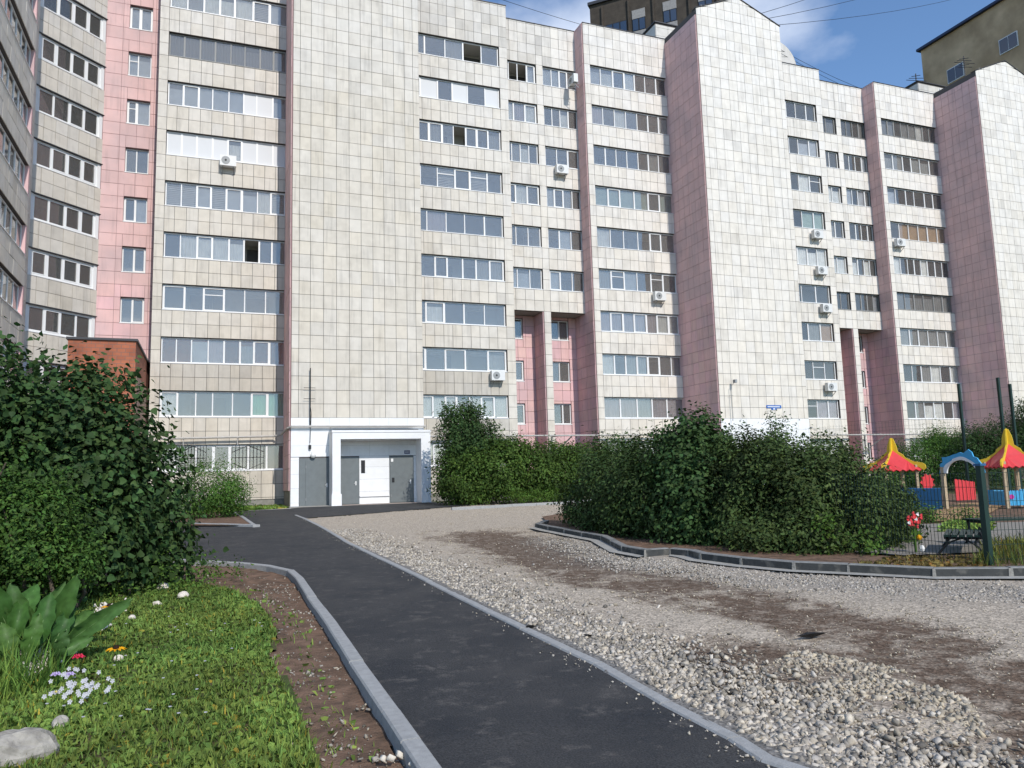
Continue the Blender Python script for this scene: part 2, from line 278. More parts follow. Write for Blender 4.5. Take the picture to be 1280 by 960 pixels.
def np_mesh(name, V, F, tones, mats, fm=None, smooth=False):
    """V (n,3); F (m,k) constant size; tones per face (m,3)"""
    me = bpy.data.meshes.new(name); m, k = F.shape
    me.vertices.add(len(V)); me.vertices.foreach_set('co', V.astype(np.float32).ravel())
    me.loops.add(m*k); me.loops.foreach_set('vertex_index', F.astype(np.int32).ravel())
    me.polygons.add(m); me.polygons.foreach_set('loop_start', np.arange(0, m*k, k, dtype=np.int32)); me.polygons.foreach_set('loop_total', np.full(m, k, dtype=np.int32))
    for x in mats: me.materials.append(M[x] if isinstance(x, str) else x)
    if fm is not None: me.polygons.foreach_set('material_index', fm.astype(np.int32))
    if tones is not None:
        ca = me.color_attributes.new('tone', 'FLOAT_COLOR', 'CORNER')
        c = np.concatenate([tones, np.ones((m, 1))], 1); ca.data.foreach_set('color', np.repeat(c, k, 0).astype(np.float32).ravel())
    if smooth: me.polygons.foreach_set('use_smooth', np.ones(m, dtype=bool))
    me.update(calc_edges=True); me.validate(); return me
def frame(ox, oy, ang, z=0.0):   # local x along the wall (left to right seen from outside), local y into the wall
    return Matrix.Translation((ox, oy, z)) @ Matrix.Rotation(ang, 4, 'Z')

# ================================================================== THE APARTMENT BLOCK
FL, RW, WH = 2.8, 0.7, 1.4
SILL = lambda k: 2.35+FL*k
TOP = 31.85
bld = empty('apartment_building', (6, 39.9, gz(6, 39.9)), 'long cream and pink tiled apartment block with blank projecting slabs and rows of glazed balconies', 'apartment building')
rnd = random.Random(5)
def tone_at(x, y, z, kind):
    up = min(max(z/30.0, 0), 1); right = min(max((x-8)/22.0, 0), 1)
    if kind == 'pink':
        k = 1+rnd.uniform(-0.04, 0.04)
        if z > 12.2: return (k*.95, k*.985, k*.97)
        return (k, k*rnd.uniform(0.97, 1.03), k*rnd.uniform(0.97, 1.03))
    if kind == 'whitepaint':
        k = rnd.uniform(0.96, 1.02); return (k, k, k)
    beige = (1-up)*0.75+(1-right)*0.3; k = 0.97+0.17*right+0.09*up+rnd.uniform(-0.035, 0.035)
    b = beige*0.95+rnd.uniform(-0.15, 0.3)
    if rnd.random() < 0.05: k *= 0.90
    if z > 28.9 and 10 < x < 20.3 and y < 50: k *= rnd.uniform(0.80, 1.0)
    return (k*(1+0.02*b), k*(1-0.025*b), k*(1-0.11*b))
rest = MB(); MATS = ['tile', 'pink', 'whitepaint']
tile_variants = {}
def tile_mesh(kind, i):
    key = (kind, i)
    if key not in tile_variants:
        b = MB(); tr = random.Random(i*7+3); k = 1.01+tr.uniform(-0.055, 0.045); bb = tr.uniform(0.6, 1.2)
        if kind == 'whitepaint': k = tr.uniform(0.96, 1.02); bb = 0
        e = 0.02
        b.add([(0, 0, 0), (1, 0, 0), (1, 0, 1), (0, 0, 1), (0, 1, 0), (1, 1, 0), (1, 1, 1), (0, 1, 1)],
              [(0, 1, 2, 3), (0, 4, 5, 1), (1, 5, 6, 2), (2, 6, 7, 3), (3, 7, 4, 0)], 0, (k*(1+0.02*bb), k*(1-0.025*bb), k*(1-0.11*bb)))
        tile_variants[key] = b.mesh('tile', [kind])
    return tile_variants[key]
n_single = [0]
def put_tile(fr, s0, s1, z0, z1, kind, single_parent=None, top=None, prior=True, grey=1.0):
    g = 0.003 if kind == 'whitepaint' else 0.0105; t = 0.028+rnd.uniform(-0.004, 0.006)
    if s1-s0 < 0.05 or z1-z0 < 0.05: return
    if single_parent is not None and top is None and n_single[0] < 300:
        n_single[0] += 1
        o = bpy.data.objects.new('tile', tile_mesh(kind, rnd.randrange(14)))
        link(o, single_parent, fr @ Matrix.Translation((s0+g, -t, z0+g)) @ Matrix.Diagonal((s1-s0-2*g, t, z1-z0-2*g, 1))); return
    zl = z1-g if top is None else min(z1-g, top(s0+g)-0.02); zr = z1-g if top is None else min(z1-g, top(s1-g)-0.02)
    if zl <= z0+0.04 and zr <= z0+0.04: return
    zl = max(zl, z0+g+0.002); zr = max(zr, z0+g+0.002)
    P = [(s0+g, -t, z0+g), (s1-g, -t, z0+g), (s1-g, -t, zr), (s0+g, -t, zl)]; Q = [(a, 0.0, c) for a, b_, c in P]
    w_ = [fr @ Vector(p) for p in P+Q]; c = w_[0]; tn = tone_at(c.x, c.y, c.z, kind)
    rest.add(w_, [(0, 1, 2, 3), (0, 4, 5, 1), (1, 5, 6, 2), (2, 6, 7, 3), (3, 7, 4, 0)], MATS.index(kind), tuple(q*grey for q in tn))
def cols(W, tw, seed=0, edge=0.0):
    r = random.Random(seed); xs = [0.0]; x = edge if edge else 0
    if edge: xs.append(edge)
    n = max(1, round((W-edge)/tw)); st = (W-edge)/n
    for i in range(1, n): xs.append(edge+st*i+r.uniform(-0.03, 0.03))
    xs.append(W); return xs
def tile_area(fr, s0, s1, z0, z1, kind, zref=None, tw=0.58, holes=(), single=None, top=None, edges=None, rh=RW, grey=1.0):
    zref = z0 if zref is None else zref
    xs = [s0+e for e in (edges or cols(s1-s0, tw, int(z0*10+s0*3)))]
    k0 = math.floor((z0-zref)/rh+1e-6); z = zref+k0*rh; rows = []
    while z < z1-0.02: rows.append((max(z, z0), min(z+rh, z1))); z += rh
    for a, b_ in rows:
        if b_-a < 0.06: continue
        for i in range(len(xs)-1):
            rects = [(xs[i], xs[i+1], a, b_)]
            for h in holes:
                nr = []
                for (p, q, c, d) in rects:
                    if h[0] >= q or h[1] <= p or h[2] >= d or h[3] <= c: nr.append((p, q, c, d)); continue
                    if h[0] > p: nr.append((p, h[0], c, d))
                    if h[1] < q: nr.append((h[1], q, c, d))
                    m0, m1 = max(p, h[0]), min(q, h[1])
                    if h[2] > c: nr.append((m0, m1, c, h[2]))
                    if h[3] < d: nr.append((m0, m1, h[3], d))
                rects = nr
            for rc in rects: put_tile(fr, *rc, kind, single, top, grey=grey)
def wall_with_holes(name, fr, s0, s1, z0, z1, holes, m, depth=0.3, parent=bld):
    b = MB(); ss = sorted({s0, s1, *[h[0] for h in holes], *[h[1] for h in holes]}); zs = sorted({z0, z1, *[h[2] for h in holes], *[h[3] for h in holes]})
    for i in range(len(ss)-1):
        for j in range(len(zs)-1):
            cx, cz = (ss[i]+ss[i+1])/2, (zs[j]+zs[j+1])/2
            if any(h[0] < cx < h[1] and h[2] < cz < h[3] for h in holes): continue
            b.box(ss[i], ss[i+1], 0, depth, zs[j], zs[j+1])
    return b.obj(name, m, parent, fr)

# ---- windows
n_pane = [0]; pane_rest = MB(); cur_rest = MB(); CK = list(CUR)
PR_MATS = ['glass', 'panel', 'glass_dark']
def window(fr, s0, s1, z0, z1, spec, fm='frame', room='room', recess=0.13, thick=0.06, sill=True, rdepth=1.3, near=True, seed=0, widths=None):
    """frame at local y = recess; spec letters: g plain, d black sheet painted for an unlit room, r red sheet for a room wall, w/b/n/p/l/v/t/k curtain, o open, s solid panel; upper case adds a transom"""
    r = random.Random(seed*131+int(s0*17)+int(z0*29)); W = s1-s0; n = len(spec); b = MB()
    y0, y1 = recess, recess+0.07; t = thick
    b.box(0, W, y0, y1, 0, t); b.box(0, W, y0, y1, z1-z0-t, z1-z0)
    b.box(0, t, y0, y1, t, z1-z0-t); b.box(W-t, W, y0, y1, t, z1-z0-t)
    ws = widths or [1+r.uniform(-0.12, 0.12) for _ in range(n)]; tot = sum(ws); xs = [0]
    for q in ws: xs.append(xs[-1]+q/tot*W)
    H = z1-z0; panes = []
    for i, ch in enumerate(spec):
        if ch == 'g' and r.random() < 0.28: ch = r.choice('ddpwbv')
        a = xs[i]+(t if i == 0 else t*0.45); e = xs[i+1]-(t if i == n-1 else t*0.45)
        if i < n-1: b.box(xs[i+1]-t*0.45, xs[i+1]+t*(0.45 if r.random() < 0.6 else 1.0), y0-0.004, y1-0.008, t, H-t)
        c = ch.lower()
        if ch.isupper() : b.box(a, e, y0+0.005, y1-0.01, H*0.66, H*0.66+0.045)
        if c != 'o' and r.random() < 0.3 and near and c != 's':      # opening sash inside the frame
            for q0, q1, q2, q3 in ((a, a+0.045, t, H-t), (e-0.045, e, t, H-t), (a+0.045, e-0.045, t, t+0.045), (a+0.045, e-0.045, H-t-0.045, H-t)): b.box(q0, q1, y0-0.018, y0+0.02, q2, q3)
        panes.append((a, e, c))
    if sill: b.box(-0.01 if near else 0.0, W, -0.055, y0+0.005, -0.045, -0.002)
    fo = fr @ Matrix.Translation((s0, 0, z0))
    wo = b.obj('window', fm, bld, fo)
    for a, e, c in panes:
        if c != 'o':
            pm = 'panel' if c == 's' else ('glass_dark' if fm == 'greyframe' else 'glass')
            dy = r.uniform(-0.004, 0.004)
            Q = [(a, y0+0.03+dy, t), (e, y0+0.03-dy, t), (e, y0+0.03-dy+r.uniform(-.004, .004), H-t), (a, y0+0.03+dy, H-t)]
            if n_pane[0] < 300 and near:
                n_pane[0] += 1; p = MB(); Q2 = [(x, y+0.008, z) for x, y, z in Q]
                p.add(Q+Q2, [(0, 1, 2, 3), (7, 6, 5, 4), (0, 4, 5, 1), (1, 5, 6, 2), (2, 6, 7, 3), (3, 7, 4, 0)]); p.obj('pane', pm, wo, fo)
            else: pane_rest.add([fo @ Vector(q) for q in Q], [(0, 1, 2, 3)], PR_MATS.index(pm))
        if c in CUR:
            drop = r.choice([0, 0, 0, 0.1, 0.25]) if c in 'wbp' else 0
            yy = y0+0.11; nn = 14 if c in 'wvpn' else 2; vs = []; fs = []
            if c == 'l':
                zz = t+0.02; 
                while zz < H-t-0.03: cur_rest.add([fo @ Vector(q) for q in ((a, yy, zz), (e, yy, zz), (e, yy+0.03, zz+0.062), (a, yy+0.03, zz+0.062))], [(0, 1, 2, 3)], CK.index(c)); zz += 0.10
                continue
            for k in range(nn+1):
                x = a-0.02+(e-a+0.04)*k/nn; off = (0.022*math.sin(k*2.1+r.random())) if nn > 2 else 0
                vs += [fo @ Vector((x, yy+off, 0.0)), fo @ Vector((x, yy+off, H-t-drop))]
                if k: fs.append((2*k-2, 2*k, 2*k+1, 2*k-1))
            cur_rest.add(vs, fs, CK.index(c))
    ro = MB(); d = rdepth; ya = y1+0.001
    ro.add([(0, ya, 0), (W, ya, 0), (W, ya+d, 0), (0, ya+d, 0), (0, ya, H), (W, ya, H), (W, ya+d, H), (0, ya+d, H)], [(0, 3, 2, 1), (4, 5, 6, 7), (1, 2, 6, 5), (3, 0, 4, 7), (2, 3, 7, 6)])
    if near and rdepth > 1.0 and room == 'room':        # the flat's own window and balcony door in the back wall
        x = W*r.uniform(0.15, 0.3)
        ro.box(x, x+1.1, ya+d-0.05, ya+d-0.01, 0.25, H-0.2, 1); ro.box(x+1.15, x+1.75, ya+d-0.05, ya+d-0.01, 0.0, H-0.2, 1)
        if W > 4: ro.box(W*0.68, W*0.68+1.2, ya+d-0.05, ya+d-0.01, 0.2, H-0.2, 1)
    ro.obj('balcony_interior', [room, 'darkroom'], wo, fo)
    return wo

def bay(name, fr, W, floors, specs, top, z_first, kind='tile', tw=0.56, near=True, fms=None, rooms=None, seed=0, edges=None, greys=None, full=True, win=None, dz=0.0):
    """horizontal spandrel bands with window strips between them. floors: list of k"""
    for i, k in enumerate(floors):
        sl_ = SILL(k)+dz; zb = z_first if i == 0 else SILL(floors[i-1])+dz+WH
        b = MB(); b.box(0, W, 0, 0.22, zb, sl_)
        o = b.obj('spandrel', 'grout', bld, fr)
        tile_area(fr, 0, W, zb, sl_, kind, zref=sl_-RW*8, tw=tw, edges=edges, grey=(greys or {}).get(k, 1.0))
        a, e = win if win else (0.02, W-0.02)
        if win: 
            b = MB(); 
            if a > 0: b.box(0, a, 0, 0.2, sl_, sl_+WH)
            if e < W: b.box(e, W, 0, 0.2, sl_, sl_+WH)
            objs(b, 'window_pier', 'grout', bld, fr); tile_area(fr, 0, a, sl_, sl_+WH, kind, tw=tw) if a > 0.05 else None; tile_area(fr, e, W, sl_, sl_+WH, kind, tw=tw) if e < W-0.05 else None
        window(fr, a, e, sl_+0.05, sl_+WH-0.02, specs.get(k, 'gggg'), fm=(fms or {}).get(k, 'frame'), room=(rooms or {}).get(k, 'room'), near=near, seed=seed+k)
    zb = SILL(floors[-1])+dz+WH
    b = MB(); b.box(0, W, 0, 0.3, zb, top); b.obj('parapet', 'grout', bld, fr)
    tile_area(fr, 0, W, zb, top, kind, zref=zb, tw=tw, edges=edges)
    b = MB(); b.box(-0.02, W+0.02, -0.06, 0.34, top, top+0.05); b.obj('parapet_cap', 'roofmetal', bld, fr)
def pilaster(fr, W, z0, z1, depth, tw=None, side=None, sidekind='pink', zref=None):
    b = MB(); b.box(0, W, 0, depth, z0, z1); b.obj('pilaster', 'grout', bld, fr)
    tile_area(fr, 0, W, z0, z1, 'tile', zref=SILL(0)-RW*8, edges=[0, W])
    b = MB(); b.box(-0.02, W+0.02, -0.06, depth, z1, z1+0.05); b.obj('parapet_cap', 'roofmetal', bld, fr)
def side_wall(x, ya, yb, z0, z1, kind='pink', tw=0.6, patch=False):   # wall facing -X from ya (front) back to yb
    fr = frame(x-0.055, yb, R(-90))
    b = MB(); b.box(0, yb-ya, 0.0, 0.05, z0, z1); b.obj('side_wall', 'pinkgrout', bld, fr)
    tile_area(fr, 0, yb-ya, z0, z1, kind, zref=SILL(0)-RW*8, tw=tw)
SLE = [0, .36, .92, 1.58, 2.24, 2.90, 3.52, 4.14, 4.74, 5.34, 5.94, 6.42, 6.77]
def slab(x0, yf, yb, corner, peak, single=False):
    W = 6.77; fr = frame(x0, yf, 0); zb = gz(x0, yf)-0.1
    b = MB(); b.prism([(0, zb), (W, zb), (W, corner), (W/2, peak), (0, corner)], 0, yb-yf, axis='y'); wall = b.obj('slab_wall', 'grout', bld, fr)
    topf = lambda s: corner+(peak-corner)*(1-abs(s-W/2)/(W/2))
    tile_area(fr, 0, W, 4.87, 4.87+RW*38, 'tile', zref=4.87, edges=SLE, single=wall if single else None)
    tile_area(fr, 0, W, 4.87+RW*38, peak+0.5, 'tile', zref=4.87, edges=SLE, top=topf)
    b = MB(); b.box(x0-.03, x0-.002, yf+.02, yb, zb, zb+.89); b.obj('plinth', 'plinth', bld)
    side_wall(x0, yf, yb, zb+0.9, corner-0.45)
    b = MB()    # sheet metal caps following the gable
    b.bar((-0.05, 0.15, corner+0.02), (W/2, 0.15, peak+0.03), 0.45, 0.04); b.bar((W/2, 0.15, peak+0.03), (W+0.05, 0.15, corner+0.02), 0.45, 0.04)
    b.box(-0.05, 0.1, 0.4, yb-yf, corner-0.45, corner-0.40); b.obj('roof_edge', 'roofmetal', bld, fr)
    return wall
def rspec(seed, n, pool='gggggddwpb'):
    r = random.Random(seed); return ''.join(r.choice(pool) for _ in range(n))
B5 = {9: 'wpwwwlb', 8: 'pppppppp', 7: 'bbbbbssb', 6: 'sssswsss', 5: 'llblbbwl', 4: 'dwwwwodg', 3: 'ggGggg', 2: 'rrgrrrrr', 1: 'wgdgdnn', 0: 'dddgppd'}
for k in list(B5): B5[k] = B5[k].replace('r', 'g')
B5R = {9: 'bwgwgdb', 8: 'ggwgdgg', 7: 'gdggdgd', 6: 'ttttdt', 5: 'wgggdg', 4: 'gGgdGd', 3: 'vvvvvww', 2: 'wgppgdp'.replace('g', 'g'), 1: 'vvpvv', 0: 'wwww'}
B2 = {9: 'gggog', 8: 'gsgsgs', 7: 'ggggoggg', 6: 'lgLgLg', 5: 'ggdgg', 4: 'sgggggg', 3: 'ggggg', 2: 'ggggg', 1: 'wwwwwwww', 0: 'wwww'}
B3 = {9: 'goog', 8: 'wgw', 7: 'gggg', 6: 'gwg', 5: 'dgg', 4: 'ggg'}
B4 = {9: 'bbgd', 8: 'gggd', 7: 'ggd', 6: 'bggd', 5: 'ggd', 4: 'ggd'}
def module(dx, mi):
    near = mi == 0; X = lambda x: x+dx
    fms = {} if near else {9: 'greyframe', 4: 'greyframe'}
    # two-window bay right of the blank slab
    fr = frame(X(10.37), 43.6, 0); zb = gz(0, 43)+0.35
    b2 = B2 if near else {9: 'dgggggg', 8: 'gggggbb', 7: 'dgggwG', 6: 'ggggtt', 5: 'wwwwwww', 4: 'dgggg', 3: 'gggdgk', 2: 'ggggGg', 1: 'ggggGvv', 0: 'wwww'}
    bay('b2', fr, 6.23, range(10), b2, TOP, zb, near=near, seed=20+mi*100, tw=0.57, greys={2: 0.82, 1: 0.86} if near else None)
    pilaster(frame(X(16.6), 43.6, 0), 0.55, zb, TOP, 3.9)
    # narrow bays that stop above the recess
    fr = frame(X(17.15), 44.85, 0)
    bay('b3', fr, 2.53, range(4, 10), B3 if near else {k: rspec(k*3+1, 3) for k in range(4, 10)}, TOP-0.0, 12.15, near=near, seed=40+mi*100, tw=0.62, fms=fms)
    pilaster(frame(X(19.68), 44.85, 0), 0.48, zb, TOP, 2.6)
    fr = frame(X(20.16), 44.85, 0)
    bay('b4', fr, 2.53, range(4, 10), B4 if near else {k: rspec(k*5+2, 4) for k in range(4, 10)}, TOP-0.0, 12.15, near=near, seed=60+mi*100, tw=0.62, fms=fms)
    b = MB(); b.box(X(17.15), X(19.68), 44.87, 46.7, 12.16, 12.4); b.box(X(20.16), X(22.69), 44.87, 46.7, 12.16, 12.4); objs(b, 'soffit', 'concrete', bld)
    # recess: pink back wall with small windows
    fr = frame(X(17.15), 46.4, 0); holes = []
    for k in range(0, 4):
        for a in (0.35, 3.65): holes.append((a, a+1.3, SILL(k)-0.16, SILL(k)+WH-0.18))
    wall_with_holes('recess_wall', fr, 0, 5.54, zb, 12.16, holes, 'pinkgrout', 0.2); tile_area(fr, 0, 5.54, zb, 12.16, 'pink', zref=SILL(0)-RW*8, holes=holes, tw=0.65)
    for i, (a, e, c, d) in enumerate(holes): window(fr, a, e, c+0.04, d-0.02, 'gd' if i % 3 else 'gg', near=near, seed=i, rdepth=0.8, recess=0.1, room='darkroom')
    side_wall(X(19.68), 44.85, 46.4, zb, 12.15); side_wall(X(22.69), 43.7, 46.4, zb, 12.15); side_wall(X(22.69), 43.7, 44.85, 12.15, TOP)
    # wide bay in front of the next slab
    pilaster(frame(X(22.69), 43.7, 0), 0.44, zb, TOP, 3.8)
    fr = frame(X(23.13), 43.7, 0)
    b5 = B5R if near else {9: 'ppgppwdg', 8: 'ppgppg', 7: 'bdggdg', 6: 'gkkkkk', 5: 'wdgdwgdd', 4: 'pppppp', 3: 'pppppp', 2: 'ddpwdw', 1: 'gpwwgg', 0: 'gggg'}
    bay('b5', fr, 5.97, range(10), b5, TOP, zb, near=near, seed=80+mi*100, fms=fms, tw=0.57)
module(0, 0); 
slab1 = slab(3.6, 39.9, 46, 31.9, 33.3, single=True)
# left of the first slab
pilaster(frame(-3.06, 43.3, 0), 0.46, 0.5, 33.2, 2.3)
frL = frame(-2.6, 43.3, 0)
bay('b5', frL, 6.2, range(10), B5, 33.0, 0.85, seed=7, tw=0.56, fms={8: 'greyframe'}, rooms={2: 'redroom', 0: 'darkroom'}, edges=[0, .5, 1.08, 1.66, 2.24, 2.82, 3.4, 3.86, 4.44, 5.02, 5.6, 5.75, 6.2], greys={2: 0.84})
slab(29.1, 39.9, 46, 31.9, 33.3); module(25.5, 1); slab(54.6, 39.9, 46, 31.9, 33.3)
b = MB(); b.box(-2.6, 3.6, 43.32, 43.6, 0.3, 0.85); b.box(10.37, 16.6, 43.62, 43.8, 0.2, 0.95); b.box(-3.2, 60, 46.7, 46.9, 0, 12) if False else None
objs(b, 'plinth', 'plinth', bld)
# unseen core mass put in behind everything to block light, with flat roof
b = MB(); b.box(-12, 62, 48.2, 60, 0.3, 31.2); b.box(-12, 62, 45.8, 48.2, 31.0, 31.2); b.obj('core_block', 'plinth', bld)
# white painted ground floor of the first slab
frS = frame(3.6, 39.9, 0)
tile_area(frS, 0, 0.40, 0.36, 2.90, 'whitepaint', zref=4.87-RW*8, edges=[0, .40]); tile_area(frS, 0, 6.77, 2.92, 4.87, 'whitepaint', zref=4.87-RW*8, edges=[0, .9, 1.9, 2.9, 3.9, 4.9, 5.9, 6.77])
tile_area(frS, 3.37, 4.91, 0.46, 2.92, 'whitepaint', zref=0.5, edges=[0, 1.54], rh=0.62); tile_area(frS, 1.93, 2.19, 0.46, 2.92, 'whitepaint', edges=[0, .26]); tile_area(frS, 6.19, 6.77, 0.36, 2.9, 'whitepaint', zref=4.87-RW*8, edges=[0, 0.58])
frS2 = frame(29.1, 39.9, 0); tile_area(frS2, 0, 6.77, 0.36, 4.87, 'whitepaint', zref=4.87-RW*8, edges=[0, .9, 1.9, 2.9, 3.9, 4.9, 5.9, 6.77])
# doors
def door(s0, s1, z0, z1, label, leaf=None, side=0.0):
    b = MB(); b.box(s0, s1, -0.035, 0.0, z0, z1); fo = frS; d = b.obj('door', 'doorgrey', bld, fo, label=label)
    l0, l1 = leaf or (s0+0.05, s1-0.05); b = MB(); b.box(l0, l1, -0.062, -0.035, z0+0.03, z1-0.08); b.obj('door_leaf', 'doorgrey', d, fo)
    b = MB(); hx = l1-0.12; b.box(hx-0.03, hx+0.03, -0.075, -0.062, z0+0.95, z0+1.15); b.tube([(hx, -0.07, z0+1.05), (hx, -0.12, z0+1.05), (hx-0.1, -0.12, z0+1.05)], 0.012, 6); b.obj('handle', 'whitemetal', d, fo)
    b = MB()
    for q in (0.3, 1.9): b.tube([(l0+0.01, -0.07, z0+q), (l0+0.01, -0.07, z0+q+0.14)], 0.016, 6)
    objs(b, 'hinge', 'greymetal', d, fo)
    return d
door(0.42, 1.92, 0.45, 2.85, 'wide grey steel door with a fixed side panel', leaf=(0.72, 1.87)); door(2.20, 3.36, 0.5, 2.88, 'grey steel door on the left inside the porch'); d3 = door(4.92, 6.18, 0.5, 2.88, 'grey steel entrance door with an intercom')
b = MB(); b.box(5.04, 5.16, -0.09, -0.064, 1.55, 1.78); b.obj('intercom', 'black', d3, frS); b = MB(); b.box(4.99, 5.11, -0.075, -0.064, 2.60, 2.76); b.obj('notice', 'white', d3, frS)
b = MB(); b.box(3.46, 3.66, -0.05, -0.03, 2.05, 2.7); b.obj('notice_board', 'black', bld, frS)
b = MB(); b.box(3.38, 4.90, -0.10, -0.03, 0.86, 0.90); b.obj('wall_ledge', 'whitepaint', bld, frS)
# porch
b = MB(); py = -1.2
b.box(1.86, 2.26, py, -0.03, 0.42, 4.05); b.box(6.31, 6.80, py, -0.03, 0.38, 4.05); b.box(2.26, 6.31, py, -0.03, 3.72, 4.05); b.box(1.83, 6.83, py-0.03, -0.03, 4.05, 4.16)
b.box(1.82, 2.30, py-0.05, py, 0.42, 1.05)
porch = b.obj('porch', 'whitepaint', bld, frS)
b = MB(); b.box(2.0, 6.6, py+0.02, -0.02, 0.3, 0.5); b.obj('porch_step', mat('stepstone', (0.36, 0.28, 0.24), 0.9, 0.1, var=0.15, vscale=6), bld, frS)
b = MB(); b.box(1.90, 6.2, py+0.1, -0.03, 4.163, 4.20); b.obj('porch_roofing', 'tar', bld, frS)
for s_, e_ in ((2.36, 3.3), (3.32, 4.3), (4.32, 5.3)):
    b = MB(); b.box(s_, e_, -0.95, -0.55, 3.67, 3.718); b.obj('ceiling_panel', 'whitepaint', bld, frS)
b = MB(); b.box(5.70, 6.0, -0.05, -0.03, 3.0, 3.17)
pl = b.obj('flat_number_plate', mat('plateblue', (0.03, 0.035, 0.12), 0.4, 0.3), bld, frS)
b = MB()
for i in range(6): b.box(5.73+i*0.042, 5.73+i*0.042+(0.028 if i % 2 else 0.018), -0.054, -0.05, 3.05, 3.12)
b.obj('plate_lettering', 'white', pl, frS)
b = MB(); b.box(28.95-29.1+3.62, 3.62+1.0, -0.06, -0.03, 5.53, 5.72); b.box(3.85, 4.25, -0.06, -0.03, 5.42, 5.53); hs = b.obj('house_sign', 'signblue', bld, frS2)
b = MB(); b.box(3.55, 4.5, -0.064, -0.06, 5.595, 5.65); b.box(3.97, 4.13, -0.064, -0.06, 5.44, 5.52); b.obj('sign_lettering', 'white', hs, frS2)
# globe lamp by the side door
def sphere(b, c, r, n=12, m=0, sx=1, sz=1):
    vs = []; fs = []
    for i in range(n//2+1):
        th = math.pi*i/(n//2)
        for j in range(n): vs.append((c[0]+r*sx*math.sin(th)*math.cos(2*math.pi*j/n), c[1]+r*math.sin(th)*math.sin(2*math.pi*j/n), c[2]+r*sz*math.cos(th)))
    for i in range(n//2):
        for j in range(n): fs.append((i*n+j, (i+1)*n+j, (i+1)*n+(j+1) % n, i*n+(j+1) % n))
    b.add(vs, fs, m)
b = MB(); sphere(b, (4.66, 39.72, 2.98), 0.14); b.box(4.60, 4.72, 39.74, 39.87, 2.95, 3.15); b.obj('wall_lamp', 'whitemetal', bld, smooth=True)
# pipes along the facade
b = MB(); zp = 4.42
b.tube([(-2.6, 42.98, 4.05), (3.0, 42.98, 4.15), (3.35, 42.7, 4.2), (3.45, 39.9, 4.35), (3.6, 39.7, zp), (10.4, 39.7, zp)], 0.055, 8)
b.tube([(5.5, 39.72, zp-0.12), (5.5, 39.72, zp+0.02)], 0.04, 6)
for x in (-1.4, 1.2): b.box(x-0.02, x+0.02, 42.9, 43.3, 4.0, 4.04); b.box(x-0.02, x+0.02, 42.9, 42.94, 3.7, 4.1)
b.obj('gas_pipe', 'pipe', bld, label='pale pipe running along the left bay and over the porch')
b = MB(); b.tube([(10.4, 39.75, zp), (10.6, 43.2, 4.1), (16.9, 43.3, 4.1), (22.7, 43.35, 4.1), (29.0, 43.4, 4.1)], 0.05, 8); b.tube([(36, 39.75, 4.3), (36.2, 43.2, 4.0), (54.5, 43.2, 4.0)], 0.05, 8)
for x in (19.9, 45.4): b.bar((x, 44.8, 4.1), (x, 43.3, 4.1), 0.05, 0.05); b.bar((x, 44.8, 2.9), (x+0.7, 43.35, 4.05), 0.06, 0.06); b.bar((x, 44.75, 2.6), (x, 44.75, 4.1), 0.06, 0.06)
b.obj('gas_pipe', 'pipe', bld, label='pale pipe on brackets across the pink recesses')
# grille on the ground floor window
b = MB(); z0, z1 = SILL(0)+0.08, SILL(0)+WH-0.06
for s0, s1 in ((1.0, 2.3), (3.55, 5.15)):
    b = MB(); n = 9
    for i in range(n+1): x = s0+(s1-s0)*i/n; b.tube([(x, -0.05, z0), (x, -0.05, z1)], 0.011, 4)
    c = (s0+s1)/2; zc = (z0+z1)/2
    for p, q in (((s0, z0+.35), (c, z0)), ((c, z0), (s1, z0+.35)), ((s0, z1-.35), (c, z1)), ((c, z1), (s1, z1-.35)), ((s0, zc), (s1, zc))): b.tube([(p[0], -0.06, p[1]), (q[0], -0.06, q[1])], 0.012, 4)
    b.obj('window_grille', 'black', bld, frL)
# aerial and lamp brackets on the slabs
b = MB(); x, z = onY(388, 460, 39.7); zz = 4.5
b.tube([(x, 39.72, zz), (x, 39.72, z)], 0.03, 6); b.tube([(x-.32, 39.72, z-1.0), (x+.25, 39.72, z-1.0)], 0.012, 4); b.tube([(x-.32, 39.72, z-1.55), (x+.25, 39.72, z-1.55)], 0.012, 4); b.tube([(x, 39.74, z-1.8), (x+.06, 39.74, z-2.3), (x, 39.74, 3.6)], 0.012, 4)
b.box(x-.06, x+.06, 39.74, 39.86, 3.3, 3.5); b.obj('wall_aerial', 'black', bld)
b = MB(); x, z = onY(913, 476, 39.7); b.tube([(x, 39.7, 4.7), (x-.02, 39.7, z-.4), (x+.15, 39.5, z-.1)], 0.02, 6); b.box(x+.1, x+.24, 39.35, 39.6, z-.15, z+.05); b.tube([(x-.15, 39.7, z-.9), (x+.15, 39.7, z-.9)], 0.01, 4); b.obj('wall_aerial', 'greymetal', bld)

